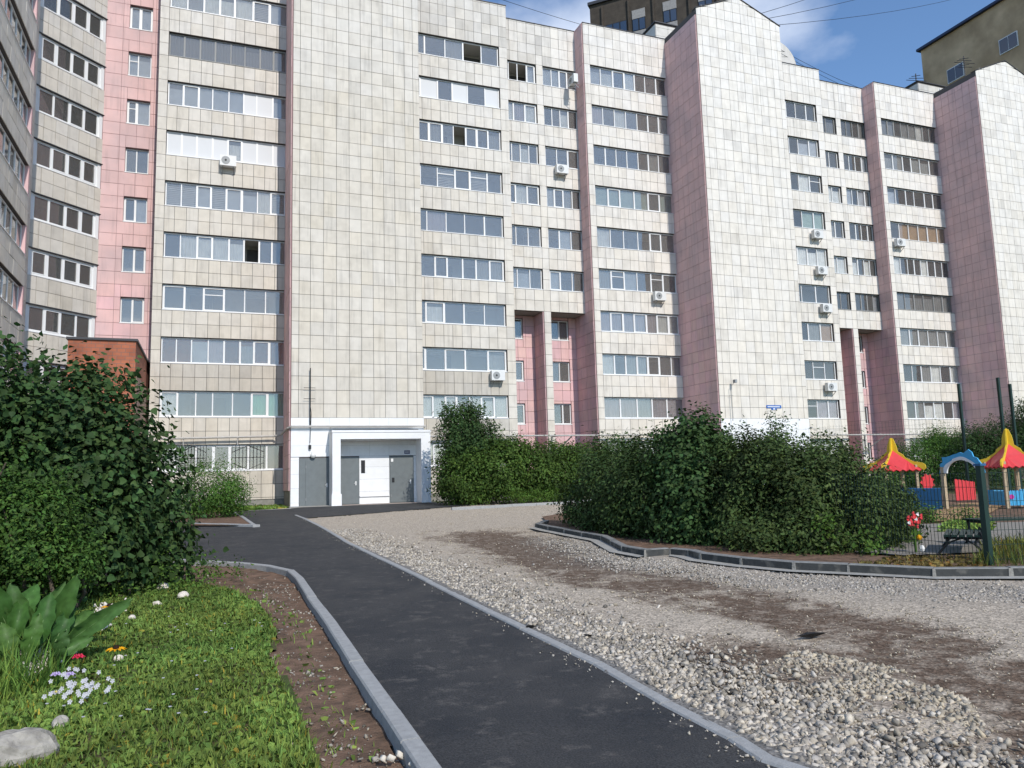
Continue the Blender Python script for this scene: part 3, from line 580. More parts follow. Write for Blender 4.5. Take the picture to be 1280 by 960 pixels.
# ---- stair wall, diagonal corner bays and the left wing
fr = frame(-5.9, 45.5, 0); holes = []
for k in range(3, 11): z = 2.0+FL*k; holes.append((1.14, 2.31, z, z+1.43))
wall_with_holes('stair_wall', fr, -0.1, 3.3, 0.5, 33.5, holes, 'pinkgrout', 0.25); tile_area(fr, 0, 3.3, 0.5, 33.5, 'pink', zref=2.0-RW*4, holes=holes, tw=0.82)
sw = {10: 'wb', 9: 'bb', 8: 'Bb', 7: 'Gb', 6: 'dd', 5: 'gb', 4: 'gg', 3: 'gg'}
for i, h in enumerate(holes): window(fr, h[0], h[1], h[2]+0.03, h[3]-0.02, sw[i+3], seed=300+i, recess=0.16, rdepth=0.9, widths=[0.42, 0.58] if i+3 in (8, 7) else None)
frD = frame(-8.6, 42.8, R(45)); DW = 3.82
for k in range(1, 11):
    s_ = 3.7+FL*k; zb = s_-WH
    b = MB(); b.box(0, DW, 0, 0.2, zb, s_); b.obj('spandrel', 'grout', bld, frD); tile_area(frD, 0, DW, zb, s_, 'tile', zref=zb, edges=[0, .48, 1.12, 1.78, 2.42, 3.06, 3.45, 3.82], grey=0.93)
    b = MB(); b.box(-0.03, DW+0.03, -0.07, 0.05, zb-0.04, zb-0.002); b.obj('drip_edge', 'roofmetal', bld, frD)
    b = MB(); b.box(0.0, 0.16, 0.02, 0.2, s_, s_+WH); b.box(DW-0.2, DW, 0.02, 0.2, s_, s_+WH); objs(b, 'window_pier', 'frame', bld, frD)
    window(frD, 0.16, DW-0.2, s_+0.04, s_+WH-0.04, ('gddr', 'gdrr', 'ddgr')[k % 3], thick=0.11, room='redroom' , recess=0.08, rdepth=1.6, seed=k+400, widths=[1, 1, 1, 1])
# left wing, facing +X
frW = frame(-8.6, 30.0, R(90)); WL = 12.8; holes = []
for k in range(1, 11):
    z = 3.7+FL*k; holes += [(10.0, 10.75, z, z+WH), (11.5, 12.3, z+0.1, z+WH)]
wall_with_holes('wing_wall', frW, 0, WL, 0.3, 33.5, holes, 'grout', 0.3); tile_area(frW, 0, WL, 0.3, 33.5, 'tile', zref=3.7, holes=holes, tw=0.65, grey=1.1)
for i, h in enumerate(holes): window(frW, h[0], h[1], h[2]+0.03, h[3]-0.02, 'w' if i % 3 else 'p', seed=500+i, recess=0.05, rdepth=0.8, near=False)
b = MB()
frB = frame(-8.05, 33.0, R(90)); BL = 6.6
for k in range(1, 11):
    s_ = 3.7+FL*k; zb = s_-WH
    b = MB(); b.box(0, BL, 0, 0.3, zb, s_); b.obj('spandrel', 'grout', bld, frB)
    tile_area(frB, 0, BL, zb, s_, 'tile', zref=zb, tw=0.7, grey=1.1)
    window(frB, 0.02, BL-0.25, s_+0.04, s_+WH-0.04, 'bwgbwgb', seed=k+600, near=False, rdepth=1.0)
b = MB(); b.box(BL-0.22, BL, -0.02, 0.5, 0.3, 33.5); b.obj('pilaster', 'pink', bld, frB)
# brick annex in the corner
b = MB(); b.box(-5.85, -3.23, 37.3, 45.45, 0.3, 8.0); b.box(-12, -5.87, 38.5, 42.7, 0.3, 4.6); ba = b.obj('brick_annex', 'brick', bld)
b = MB(); b.box(-5.92, -3.15, 37.22, 45.4, 8.0, 8.10); b.box(-12, -5.88, 38.4, 42.7, 4.6, 4.7); b.obj('annex_roof', 'roofmetal', bld)
b = MB(); b.box(-3.235, -3.20, 37.8, 45.3, 0.4, 6.6); b.obj('annex_cladding', mat('annexclad', (0.40, 0.28, 0.22), 0.9, 0.1, var=0.15), bld)
# roof structures
def roofbox(x0, x1, y0, y1, z0, z1):
    b = MB(); b.box(x0, x1, y0, y1, z0, z1); b.obj('lift_housing', 'grout', bld)
    tile_area(frame(x0, y0, 0), 0, x1-x0, z0, z1-0.15, 'tile', zref=z0, tw=1.1, grey=0.85); tile_area(frame(x0, y1, R(-90)), 0, y1-y0, z0, z1-0.15, 'tile', tw=1.1, grey=0.8)
    b = MB(); b.box(x0-.1, x1+.1, y0-.1, y1+.1, z1, z1+.08); b.obj('housing_roof', 'roofmetal', bld)
rx1, rz1 = onY(819, 28, 49.5); rx2, rz2 = onY(1147, 102, 49.5)
roofbox(rx1, rx1+4.5, 49.5, 54.0, 31.2, rz1); roofbox(rx2, rx2+6, 49.5, 54.0, 31.2, rz2)
b = MB(); pts = [(0, 0)]+[(2.3*math.sin(R(a)), 2.0*math.cos(R(a))) for a in range(0, 95, 10)]
b.prism([(38.9+x*.85, 31.8+z) for x, z in pts], 43.9, 44.3, axis='y'); b.obj('curved_parapet', 'tile', bld)
tb = rest.obj('tile', MATS, bld, kind='stuff')
pane_rest.obj('pane', PR_MATS, bld, kind='stuff'); cur_rest.obj('curtain_or_backing', ['cur_'+k for k in CK], bld, kind='stuff')

# ---- air conditioners
def ac_proto():
    r = empty('air_conditioner', (0, 0, 0), 'x', 'air conditioner', 'air conditioners hung on the facade')
    b = MB(); b.box(-0.42, 0.42, -0.30, 0.0, -0.29, 0.29); b.obj('casing', 'whitemetal', r)
    b = MB(); b.prism([(-0.12+0.22*math.cos(2*math.pi*k/16), 0.22*math.sin(2*math.pi*k/16)) for k in range(16)], -0.315, -0.301); b.obj('fan_grille', 'greymetal', r)
    b = MB(); b.prism([(-0.12+0.06*math.cos(2*math.pi*k/8), 0.06*math.sin(2*math.pi*k/8)) for k in range(8)], -0.33, -0.316); b.obj('fan_hub', 'black', r)
    b = MB()
    for x in (-0.28, 0.28): b.bar((x, -0.32, -0.31), (x, 0.12, -0.31), 0.04, 0.04); b.bar((x, -0.28, -0.33), (x, 0.11, -0.62), 0.03, 0.03)
    objs(b, 'bracket', 'greymetal', r); return r
ACS = [(285, 203, 43.12, 0, 'air conditioner under the white curtained balcony left of the big blank wall'), (621, 470, 43.4, 0, 'air conditioner at the right end of the second balcony above the entrance hedge'),
       (719, 101, 43.9, -90, 'air conditioner fixed sideways at the edge of the pink strip near the roof'), (701, 213, 44.65, 0, 'air conditioner under the third narrow window from the top beside the pink strip'),
       (823, 371, 43.5, 0, 'air conditioner below a dark balcony left of the second blank wall'), (718, 538, 46.9, 0, 'air conditioner low down behind the pipe in the first pink recess'),
       (1020, 294, 43.4, 0, 'highest of the air conditioners just right of the second blank wall'), (1025, 339, 43.4, 0, 'second highest air conditioner right of the second blank wall'),
       (1031, 386, 43.4, 0, 'third highest air conditioner right of the second blank wall'), (1037, 484, 43.4, 0, 'lowest air conditioner right of the second blank wall above the hedge'),
       (1123, 304, 43.5, 0, 'air conditioner on the right bay below the brown curtained balcony'), (1107, 540, 46.9, 0, 'air conditioner low down in the second pink recess above the hedge')]
def copy_tree(o, parent=None):
    c = o.copy(); COL.objects.link(c); WM[c.name] = WM[o.name].copy()
    if parent: c.parent = parent
    for ch in [x for x in list(bpy.data.objects) if x.parent == o]: copy_tree(ch, c)
    return c
acp = ac_proto()
for i, (u, v, Y, rz, lab) in enumerate(ACS):
    o = acp if i == 0 else copy_tree(acp); x, z = onY(u, v, Y)
    o.matrix_basis = Matrix.Translation((x, Y, z)) @ Matrix.Rotation(R(rz), 4, 'Z'); o['label'] = lab
# rooftop aerials
def aerial(u, v0, v1, Y, arms, label):
    x, zt = onY(u, v0, Y); _, zb = onY(u, v1, Y); r = empty('rooftop_aerial', (x, Y, zb), label, 'aerial', 'aerials on the roof')
    b = MB(); b.tube([(x, Y, zb), (x+0.05, Y, zt)], 0.05, 6); b.obj('mast', 'black', r)
    b = MB()
    for i in range(arms): z = zt-(zt-zb)*(0.15+0.5*i/arms); L_ = 0.5+0.35*((i*37) % 3); b.tube([(x-L_, Y, z-.1), (x+L_, Y-.1, z+.15)], 0.03, 4)
    b.obj('element', 'black', r)
aerial(1144, 92, 115, 50, 4, 'small spiky aerial on the roof left of the yellow building'); aerial(1204, 70, 96, 47, 5, 'tall aerial standing in front of the yellow building')

# ================================================================== far towers
tw = empty('brown_tower', (52, 85, 0.9), 'dark brown brick high-rise rising behind the roofline', 'tower block')
tx_, tz_ = onY(737, 8, 85)
frT = frame(tx_, 85, R(-45)); b = MB(); b.box(0, 16.5, 0, 14, 0, tz_); b.obj('wall', 'tower_brick', tw, frT)
def tower_window(s0, s1, z0, z1, m='bluglass', n=2, par=tw, f=frT, sp=True):
    b = MB(); b.box(s0, s1, -0.08, 0.0, z0, z1); 
    wd = b.obj('window', 'black', par, f)
    for i in range(n):
        a = s0+(s1-s0)*i/n+0.08; e = s0+(s1-s0)*(i+1)/n-0.08; b = MB(); b.box(a, e, -0.12, -0.08, z0+0.1, z1-0.1); b.obj('pane', m, wd, f)
for k in range(8):
    z = tz_-22.6+k*2.9
    for s in (5.6, 9.6, 14.0):
        if z+2.8 > tz_: continue
        tower_window(s, s+1.7, z, z+1.7); b = MB(); b.box(s, s+1.7, -0.10, 0, z+1.7, z+2.9); b.obj('balcony_panel', 'towerpanel', tw, frT)
    if z+2.8 < tz_: tower_window(2.1, 4.9, z-0.6, z+1.9, n=3)
b = MB()
for s in (1.6, 5.1, 8.3, 12.8, 16.2): b.box(s, s+0.15, -0.25, 0, 0, tz_-0.5)
objs(b, 'pilaster', 'tower_brick', tw, frT)
b = MB(); b.box(-.2, 16.7, -.3, 14, tz_, tz_+.4); b.obj('roof_edge', 'roofmetal', tw, frT)
yb = empty('yellow_building', (100, 80, 0.9), 'tall ochre building with a blue roof edge at the top right', 'tower block')
yx, yz = onY(1151, 64, 80)
frY = frame(yx, 80, R(-90)); b = MB(); b.box(0, 60, 0, 20, 0, yz); b.obj('wall', 'yellow_wall', yb, frY)
b = MB(); b.box(-0.4, 60, -0.5, 20, yz, yz+0.35); b.obj('roof_edge', 'bluetrim', yb, frY)
def onXw(u, v, X): d = ray(u, v); return (80-d[1]*X/d[0], CAMZ+d[2]*X/d[0])
w1 = onXw(1186, 108, yx); w2 = onXw(1251, 72, yx)
for s, z in (w1, w2, (w1[0], w1[1]-6.5), (w2[0], w2[1]-6.5)):
    b = MB(); b.box(s, s+2.6, -0.12, 0.0, z+.3, z+2.4); wd = b.obj('window', 'frame', yb, frY)
    for a in (0.1, 1.35): b = MB(); b.box(s+a, s+a+1.15, -0.16, -0.12, z+0.42, z+2.28); b.obj('pane', 'bluglass', wd, frY)
# cables in the sky
for i, (p, q) in enumerate([((36.2, 43, 34.6), (100, 74, 79)), ((36.2, 43, 34.2), (101, 72, 74)), ((36.3, 43, 33.8), (103, 70, 69)), ((36.5, 43, 33.2), (62, 50, 34.8)), ((36.5, 43, 32.9), (64, 50, 33.8)), ((12, 46, 36.0), (45, 84, 66.5)), ((14, 46, 34.5), (42, 60, 42.5))]):
    b = MB(); p = Vector(p); q = Vector(q); pts = [p.lerp(q, t/10)-Vector((0, 0, (0.9 if i < 6 else 0.4)*4*(t/10)*(1-t/10))) for t in range(11)]
    b.tube(pts, 0.019, 4)
    b.obj('cable', 'black', label=['topmost cable running from the gable to the upper right', 'second cable from the gable to the upper right', 'third cable from the gable rising right', 'upper flat cable over the right roof', 'lower flat cable over the right roof', 'cable crossing the sky toward the brown tower', 'short cable near the brown tower foot'][i], cat='cable', group='cables strung over the roofs')

# ================================================================== GROUND
def sheet(name, poly, m, h=0.0, **kw):
    b = MB(); vs = [(x, y, gz(x, y)+h) for x, y in poly]
    tris = tessellate_polygon([[Vector((x, y, 0)) for x, y in poly]])
    fs = []
    for t in tris:
        a, c, d = [Vector(vs[i]) for i in t]
        fs.append(tuple(t) if (c-a).cross(d-a).z > 0 else tuple(reversed(t)))
    b.add(vs, fs); return b.obj(name, m, **kw)
def chain(pts, h=0.0): return [tuple(G(u, v, h)) for u, v in pts]
b = MB(); E_ = 900; b.add([(-E_, -E_, gz(0, -E_)-0.10), (E_, -E_, gz(0, -E_)-0.10), (E_, E_, gz(0, E_)-0.10), (-E_, E_, gz(0, E_)-0.10)], [(0, 1, 2, 3)]); b.obj('ground', 'lawnsoil', kind='structure')
KL = chain([(555, 960), (527, 922), (500, 885), (455, 825), (420, 775), (396, 745), (380, 722), (368, 712)], 0.07)
KL = [(1.12, -2.0), (1.15, 2.0)]+KL
KL2 = chain([(368, 712), (340, 706), (300, 702), (255, 699.5), (225, 698)], 0.07)+[(-3.0, 15.6), (-6.0, 16.2)]
AR = chain([(950, 960), (909, 932), (825, 887), (740.6, 836), (700, 816.5), (610, 771.5), (514, 721), (451, 690), (430, 679), (421, 673), (396, 658), (380, 650), (368, 645)])
AR = [(3.35, -2.0), (2.95, 2.0)]+AR
FAR = chain([(382, 648.6), (452, 643.3), (537, 636.5), (573, 633.5), (640, 630), (700, 627.5)])+[(24, 36), (30, 37)]
apron = [(30, 37.0)]
asph = [(x, y) for x, y in KL]+[(x, y) for x, y in KL2[1:]]+[(-8, 17), (-8, 31.0), (0.6, 31.2)]+chain([(300, 643.5), (290, 640)])+[(3.2, 37.8), (3.5, 38.6), (10.8, 38.6), (10.8, 35.4)]
asph += [(14, 36), (18, 37.3), (30, 38.2), (30, 37.2), (24, 36.2)]+list(reversed(FAR[:-2]))+list(reversed(AR))
sheet('path', asph, 'asphalt', 0.03, kind='structure')
sheet('walkway', [(1.0, 36.6), (3.4, 37.2), (3.5, 39.9), (10.6, 39.9), (10.6, 38.3), (3.9, 38.3)], 'concrete', 0.045, kind='structure')
# gravel road bed
rs = np.random.RandomState(3)
def seg_d(P, poly):
    d = np.full(len(P), 1e9)
    for (a, b_) in zip(poly[:-1], poly[1:]):
        a = np.array(a); b_ = np.array(b_); ab = b_-a; t = np.clip(((P-a)@ab)/(ab@ab), 0, 1); d = np.minimum(d, np.linalg.norm(P-(a+t[:, None]*ab), axis=1))
    return d
def inside(P, poly):
    r = np.zeros(len(P), bool); n = len(poly)
    for i in range(n):
        x1, y1 = poly[i]; x2, y2 = poly[(i+1) % n]
        c = ((y1 > P[:, 1]) != (y2 > P[:, 1])) & (P[:, 0] < (x2-x1)*(P[:, 1]-y1)/(y2-y1+1e-12)+x1); r ^= c
    return r
def vnoise(P, sc, seed=0, oct=3):
    out_ = np.zeros(len(P)); a = 1.0; tot = 0
    for o in range(oct):
        q = P*sc*2**o+seed*17.3; i = np.floor(q).astype(int); f = q-i; f = f*f*(3-2*f)
        h = lambda ix, iy: np.modf(np.abs(np.sin(ix*127.1+iy*311.7+seed*74.7)*43758.5453))[0]
        v = (h(i[:, 0], i[:, 1])*(1-f[:, 0])+h(i[:, 0]+1, i[:, 1])*f[:, 0])*(1-f[:, 1])+(h(i[:, 0], i[:, 1]+1)*(1-f[:, 0])+h(i[:, 0]+1, i[:, 1]+1)*f[:, 0])*f[:, 1]
        out_ += a*v; tot += a; a *= 0.5
    return out_/tot
BAND1 = chain([(600, 668), (660, 690), (760, 722), (860, 741), (960, 762), (1080, 790), (1180, 815), (1290, 850), (1400, 900)])
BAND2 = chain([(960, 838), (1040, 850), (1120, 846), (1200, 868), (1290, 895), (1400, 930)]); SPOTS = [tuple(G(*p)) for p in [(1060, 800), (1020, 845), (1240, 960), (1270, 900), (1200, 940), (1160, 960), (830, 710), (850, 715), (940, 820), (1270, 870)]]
COARSE = AR[1:10]; KERBSIDE = chain([(700, 675), (780, 702), (880, 712), (1000, 727), (1120, 738), (1290, 745), (1400, 750)])
PATCH = [tuple(G(u, v)) for u, v in [(1000, 815), (1120, 835), (1215, 880), (1235, 920), (1180, 925), (1080, 915), (960, 890), (900, 850)]]
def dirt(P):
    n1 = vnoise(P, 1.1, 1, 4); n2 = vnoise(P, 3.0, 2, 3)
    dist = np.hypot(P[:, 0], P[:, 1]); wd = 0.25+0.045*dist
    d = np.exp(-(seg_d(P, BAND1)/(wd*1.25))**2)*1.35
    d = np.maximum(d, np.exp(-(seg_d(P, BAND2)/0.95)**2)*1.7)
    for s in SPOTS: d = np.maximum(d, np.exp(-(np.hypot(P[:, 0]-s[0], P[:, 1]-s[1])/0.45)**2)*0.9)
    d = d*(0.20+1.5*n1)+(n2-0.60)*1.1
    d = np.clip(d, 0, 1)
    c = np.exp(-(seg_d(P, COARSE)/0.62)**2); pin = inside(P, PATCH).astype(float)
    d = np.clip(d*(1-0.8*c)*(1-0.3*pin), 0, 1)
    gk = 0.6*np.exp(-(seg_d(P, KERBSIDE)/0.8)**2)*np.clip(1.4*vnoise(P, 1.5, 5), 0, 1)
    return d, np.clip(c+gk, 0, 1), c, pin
ys = [1.5]
while ys[-1] < 38: ys.append(ys[-1]+0.05+0.012*(ys[-1]-1.5))
xs = np.arange(-1.0, 30.01, 0.10); ys = np.array(ys); XX, YY = np.meshgrid(xs, ys); P = np.stack([XX.ravel(), YY.ravel()], 1)
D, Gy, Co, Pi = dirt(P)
asp0 = inside(P, asph).astype(float)
hh = 0.012+0.035*(vnoise(P, 0.9, 8)-0.5)+0.03*Co*vnoise(P, 6, 9)-0.03*D+0.02*vnoise(P, 5, 11)-0.10*asp0
nx = len(xs); ny = len(ys); idx = np.arange(nx*ny).reshape(ny, nx)
F = np.stack([idx[:-1, :-1].ravel(), idx[:-1, 1:].ravel(), idx[1:, 1:].ravel(), idx[1:, :-1].ravel()], 1)
asp_in = inside(P[F].mean(1), asph); cen = P[F].mean(1)
leftof = cen[:, 0] < np.interp(cen[:, 1], [p[1] for p in AR], [p[0] for p in AR])-0.3
F = F[~leftof & ~(asp_in & (seg_d(cen, AR) > 0.4))]
V = np.stack([P[:, 0], P[:, 1], SLOPE*P[:, 1]+hh], 1)
me = np_mesh('road', V, F, None, ['road'], smooth=True)
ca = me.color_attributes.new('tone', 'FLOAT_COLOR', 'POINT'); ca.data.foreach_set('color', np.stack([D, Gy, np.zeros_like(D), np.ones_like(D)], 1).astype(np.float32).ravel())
props(link(bpy.data.objects.new('road', me)), kind='structure')
# loose stones
CUBE = np.array([(-1, -1, -1), (1, -1, -1), (1, 1, -1), (-1, 1, -1), (-1, -1, 1), (1, -1, 1), (1, 1, 1), (-1, 1, 1)], float)
CF = np.array([(0, 2, 1), (0, 3, 2), (4, 5, 6), (4, 6, 7), (0, 1, 5), (0, 5, 4), (1, 2, 6), (1, 6, 5), (2, 3, 7), (2, 7, 6), (3, 0, 4), (3, 4, 7)])
def stones(P, size, lift, base_h, tones, name, label=None, cat=None, flat=0.6, m='stone'):
    n = len(P); J = CUBE[None]*(1+rs.uniform(-0.42, 0.12, (n, 8, 3))); J[:, 4:, 0] += rs.uniform(-.45, .45, (n, 1)); J[:, 4:, 1] += rs.uniform(-.45, .45, (n, 1)); J *= rs.uniform(0.38, 1.1, (n, 1, 3))*np.array([1, 1, flat])
    a = rs.uniform(0, 2*np.pi, n); t = rs.normal(0, 0.65, n); b_ = rs.normal(0, 0.65, n)
    def rot(ax, ang):
        c, s = np.cos(ang), np.sin(ang); Rm = np.zeros((n, 3, 3)); i, j = [(1, 2), (0, 2), (0, 1)][ax]; Rm[:, ax, ax] = 1; Rm[:, i, i] = c; Rm[:, j, j] = c; Rm[:, i, j] = -s; Rm[:, j, i] = s; return Rm
    Rm = rot(0, t)@rot(1, b_)@rot(2, a); Vv = np.einsum('nij,nkj->nki', Rm, J)*(size[:, None, None]*0.5)
    Vv[:, :, 0] += P[:, None, 0]; Vv[:, :, 1] += P[:, None, 1]; Vv[:, :, 2] += (SLOPE*P[:, 1]+base_h+size*lift)[:, None]
    Fm = (CF[None]+8*np.arange(n)[:, None, None]).reshape(-1, 3)
    me = np_mesh(name, Vv.reshape(-1, 3), Fm, np.repeat(tones, 12, 0), [m])
    o = link(bpy.data.objects.new(name, me)); return props(o, label, cat, None, 'stuff')
def stone_tone(n, warm=0.0, lo=0.7, hi=1.3):
    k = rs.uniform(lo, hi, n)**1.2; w_ = rs.uniform(-0.05, 0.12, n)+warm; dark = rs.rand(n) < 0.05; k = np.where(dark, k*0.4, k)
    return np.stack([k*(1+0.3*w_), k, k*(1-0.7*w_)], 1)
road_poly_right = None
ISL_OUT = chain([(669, 656), (685, 668), (705, 672), (727, 676), (750.6, 683), (777, 694), (806, 699), (836.6, 700), (860, 700), (875, 703), (926, 711), (992, 718), (1060, 721), (1167, 724), (1290, 726), (1420, 727)])
def on_road(P):
    xl = np.interp(P[:, 1], [p[1] for p in AR], [p[0] for p in AR]); ok = P[:, 0] > xl+0.16
    ok &= ~inside(P, asph); isl = ISL_OUT+[(30, 5), (30, 21), (20, 26), (10.5, 23.2)]; ok &= ~inside(P, isl)
    return ok
def ymax(P): return P[:, 1] < np.interp(P[:, 0], [FAR[i][0] for i in range(len(FAR))], [FAR[i][1] for i in range(len(FAR))])
def height(P): return 0.012+0.035*(vnoise(P, 0.9, 8)-0.5)
# coarse stones by the path
n = 34000; t = rs.rand(n); yy = 1.9+(22-1.9)*t**1.7; P = np.stack([np.interp(yy, [p[1] for p in AR], [p[0] for p in AR])+0.14+np.abs(rs.normal(0, 0.42, n)), yy], 1)
P = P[on_road(P)]; s = 0.012+0.046*rs.rand(len(P))**2.0; stones(P, s, 0.12, height(P)+rs.uniform(0, 0.018, len(P)), stone_tone(len(P), 0.05, 0.45, 1.12), 'gravel', 'coarse pale crushed stone banked against the asphalt path', 'gravel')
# patch of bigger stones on the dirt
c = np.array(PATCH); P = rs.uniform(c.min(0), c.max(0), (9000, 2)); P = P[inside(P, PATCH)]; P = P[vnoise(P, 3, 51)+rs.uniform(-.2, .2, len(P)) > 0.47][:2200]; s = 0.014+0.045*rs.rand(len(P))**1.6; stones(P, s, 0.05, height(P)-0.01, stone_tone(len(P), 0.14, 0.6, 1.0), 'gravel', 'patch of beige crushed stone on brown dirt at lower right', 'gravel')
# fine gravel over the bed
n = 85000; r_ = rs.rand(n); yy = 2.0+34*r_**1.9; xx = rs.uniform(0, 1, n)*(6+0.55*yy)+np.interp(yy, [p[1] for p in AR], [p[0] for p in AR]); P = np.stack([xx, yy], 1)
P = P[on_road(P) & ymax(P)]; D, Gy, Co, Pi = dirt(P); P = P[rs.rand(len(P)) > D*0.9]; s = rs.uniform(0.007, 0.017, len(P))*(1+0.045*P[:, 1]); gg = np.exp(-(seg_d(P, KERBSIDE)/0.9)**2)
tn = stone_tone(len(P), 0.18, 0.45, 1.05); stones(P, s, 0.1, height(P)+0.0, tn, 'gravel', 'fine grey and beige gravel spread over the unfinished road', 'gravel')
# grey stones near the island kerb
n = 9000; k = rs.randint(0, len(KERBSIDE)-1, n); tt = rs.rand(n)[:, None]; A_ = np.array(KERBSIDE); P = A_[k]*(1-tt)+A_[k+1]*tt+rs.normal(0, 0.40, (n, 2)); P = P[on_road(P)]; s = rs.uniform(0.02, 0.055, len(P))
stones(P, s*.8, 0.15, height(P), stone_tone(len(P), 0.0, 0.5, .95), 'gravel', 'grey crushed stone along the dark kerb of the hedge island', 'gravel')

# ---- kerbs
def kerb(name, pts, width, h0, h1, side, blen, m, label=None, joint=None, tilt=0):
    """pts: top edge polyline; side +1 puts the block to the left of travel"""
    root = bpy.data.objects.new(name, None); link(root, None, Matrix.Translation((pts[0][0], pts[0][1], gz(*pts[0])))); props(root, kind='structure', label=label)
    V2 = [Vector(p) for p in pts]; cum = [0]
    for a, b_ in zip(V2[:-1], V2[1:]): cum.append(cum[-1]+(b_-a).length)
    marks = []; 
    for i in range(len(V2)-1):
        Ls = cum[i+1]-cum[i]; k = max(1, round(Ls/blen))
        for j in range(k): marks.append((i, j/k, (j+1)/k))
    for (i, t0, t1) in marks:
        a = V2[i].lerp(V2[i+1], t0); e = V2[i].lerp(V2[i+1], t1); d = (e-a).normalized(); nrm = Vector((-d.y, d.x))*side*width; L_ = (e-a).length; g = 0.006
        a2 = a+d*g; e2 = e-d*g; ch = 0.012; jz = rs.uniform(-0.006, 0.006); prof = [(0, h0), (0, h1-ch), (ch/width, h1), (1-ch/width, h1), (1, h1-ch), (1, h0)]
        vs = []
        for p in (a2, e2):
            for (q, z) in prof: c = p+nrm*q; vs.append((c.x, c.y, gz(c.x, c.y)+z+jz))
        n = len(prof); fs = [(k, (k+1) % n, (k+1) % n+n, k+n) for k in range(n)]+[tuple(range(n-1, -1, -1)), tuple(range(n, 2*n))]
        if side < 0: fs = [tuple(reversed(f)) for f in fs]
        b = MB(); b.add(vs, fs); o = b.obj('kerb_block', m, root)
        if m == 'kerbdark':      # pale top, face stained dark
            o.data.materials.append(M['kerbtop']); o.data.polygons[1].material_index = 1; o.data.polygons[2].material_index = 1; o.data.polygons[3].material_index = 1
        if joint:
            b = MB(); c0 = a-d*0.02-nrm*0.045; c1 = a+d*0.035-nrm*0.045
            wdt = rs.uniform(0.018, 0.035); f1 = a-d*wdt; f2 = a+d*wdt; o2 = -nrm.normalized()*0.008
            vs = [(f1.x+o2.x, f1.y+o2.y, gz(f1.x, f1.y)+h0+0.03), (f2.x+o2.x, f2.y+o2.y, gz(f2.x, f2.y)+h0+0.03), (f2.x-d.x*0.01+o2.x, f2.y-d.y*0.01+o2.y, gz(f2.x, f2.y)+h1-0.004), (f1.x+d.x*0.01+o2.x, f1.y+d.y*0.01+o2.y, gz(f1.x, f1.y)+h1-0.004)]
            b.add(vs+[(x-o2.x*1.5, y-o2.y*1.5, z) for x, y, z in vs], [(0, 1, 2, 3), (3, 2, 6, 7), (0, 4, 5, 1), (1, 5, 6, 2), (3, 7, 4, 0)]); b.obj('mortar_joint', 'mortar', root)
    return root
kerb('kerb', KL, 0.115, -0.08, 0.07, 1, 1.0, 'kerb', joint=None); kerb('kerb', KL2, 0.10, -0.08, 0.07, 1, 1.0, 'kerb')
kerb('kerb', AR, 0.10, -0.05, 0.045, -1, 1.0, 'kerb')
ISL_TOP = chain([(680, 650), (669, 654), (685, 657.5), (705, 661), (727, 665), (750.6, 669), (777, 682), (806, 687), (836.6, 685), (860, 687), (875, 691), (926, 697), (992, 702.5), (1060, 705.3), (1167, 710), (1263, 709.5), (1400, 708)], 0.15)
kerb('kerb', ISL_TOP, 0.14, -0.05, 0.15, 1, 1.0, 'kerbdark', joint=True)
FOOT = [(p[0]-0.0, p[1]) for p in ISL_TOP]
def offset(pts, d):
    o = []
    for i, p in enumerate(pts):
        a = Vector(pts[max(i-1, 0)]); b_ = Vector(pts[min(i+1, len(pts)-1)]); t = (b_-a).normalized(); o.append((p[0]+t.y*d, p[1]-t.x*d))
    return o
fo = offset(ISL_TOP[1:], 0.22); fi = offset(ISL_TOP[1:], -0.01)
for a_, b_, hh_ in ((0, 6, 0.05), (7, 15, 0.045)): sheet('kerb_footing', fo[a_:b_+1]+list(reversed(fi[a_:b_+1])), 'concrete', hh_, kind='structure')
kerb('kerb', chain([(565, 634.6), (600, 633), (640, 630.6), (700, 628)], 0.12)+[(22, 36.2), (28, 36.8)], 0.12, -0.05, 0.13, 1, 1.5, 'kerb')
kerb('kerb', chain([(295, 640), (308, 647), (321, 656)], 0.1)+[(-3, 31)], 0.12, -0.05, 0.10, -1, 1.0, 'kerb')
# island soil, playground ground
inn = offset(ISL_TOP, -0.13)
sheet('island_soil', inn+[(30, 6), (30, 30), (20, 30), (12, 25), (9.6, 22.6)], 'soil', 0.075, kind='structure')
sheet('playground_path', [tuple(G(u, v, 0.1)) for u, v in [(1068, 690), (1130, 668), (1150, 655), (1290, 652), (1400, 655), (1400, 672), (1260, 676), (1225, 690), (1130, 694)]], 'paver', 0.10, kind='structure')
sheet('sand_pit', [tuple(G(u, v, 0.1)) for u, v in [(1165, 652), (1172, 636), (1200, 629), (1260, 628), (1240, 640), (1215, 651)]], 'sand', 0.105, kind='structure')
sheet('flower_bed', chain([(200, 657), (318, 656.5), (298, 644), (262, 640), (200, 640)], .07), 'soil', 0.075, kind='structure')
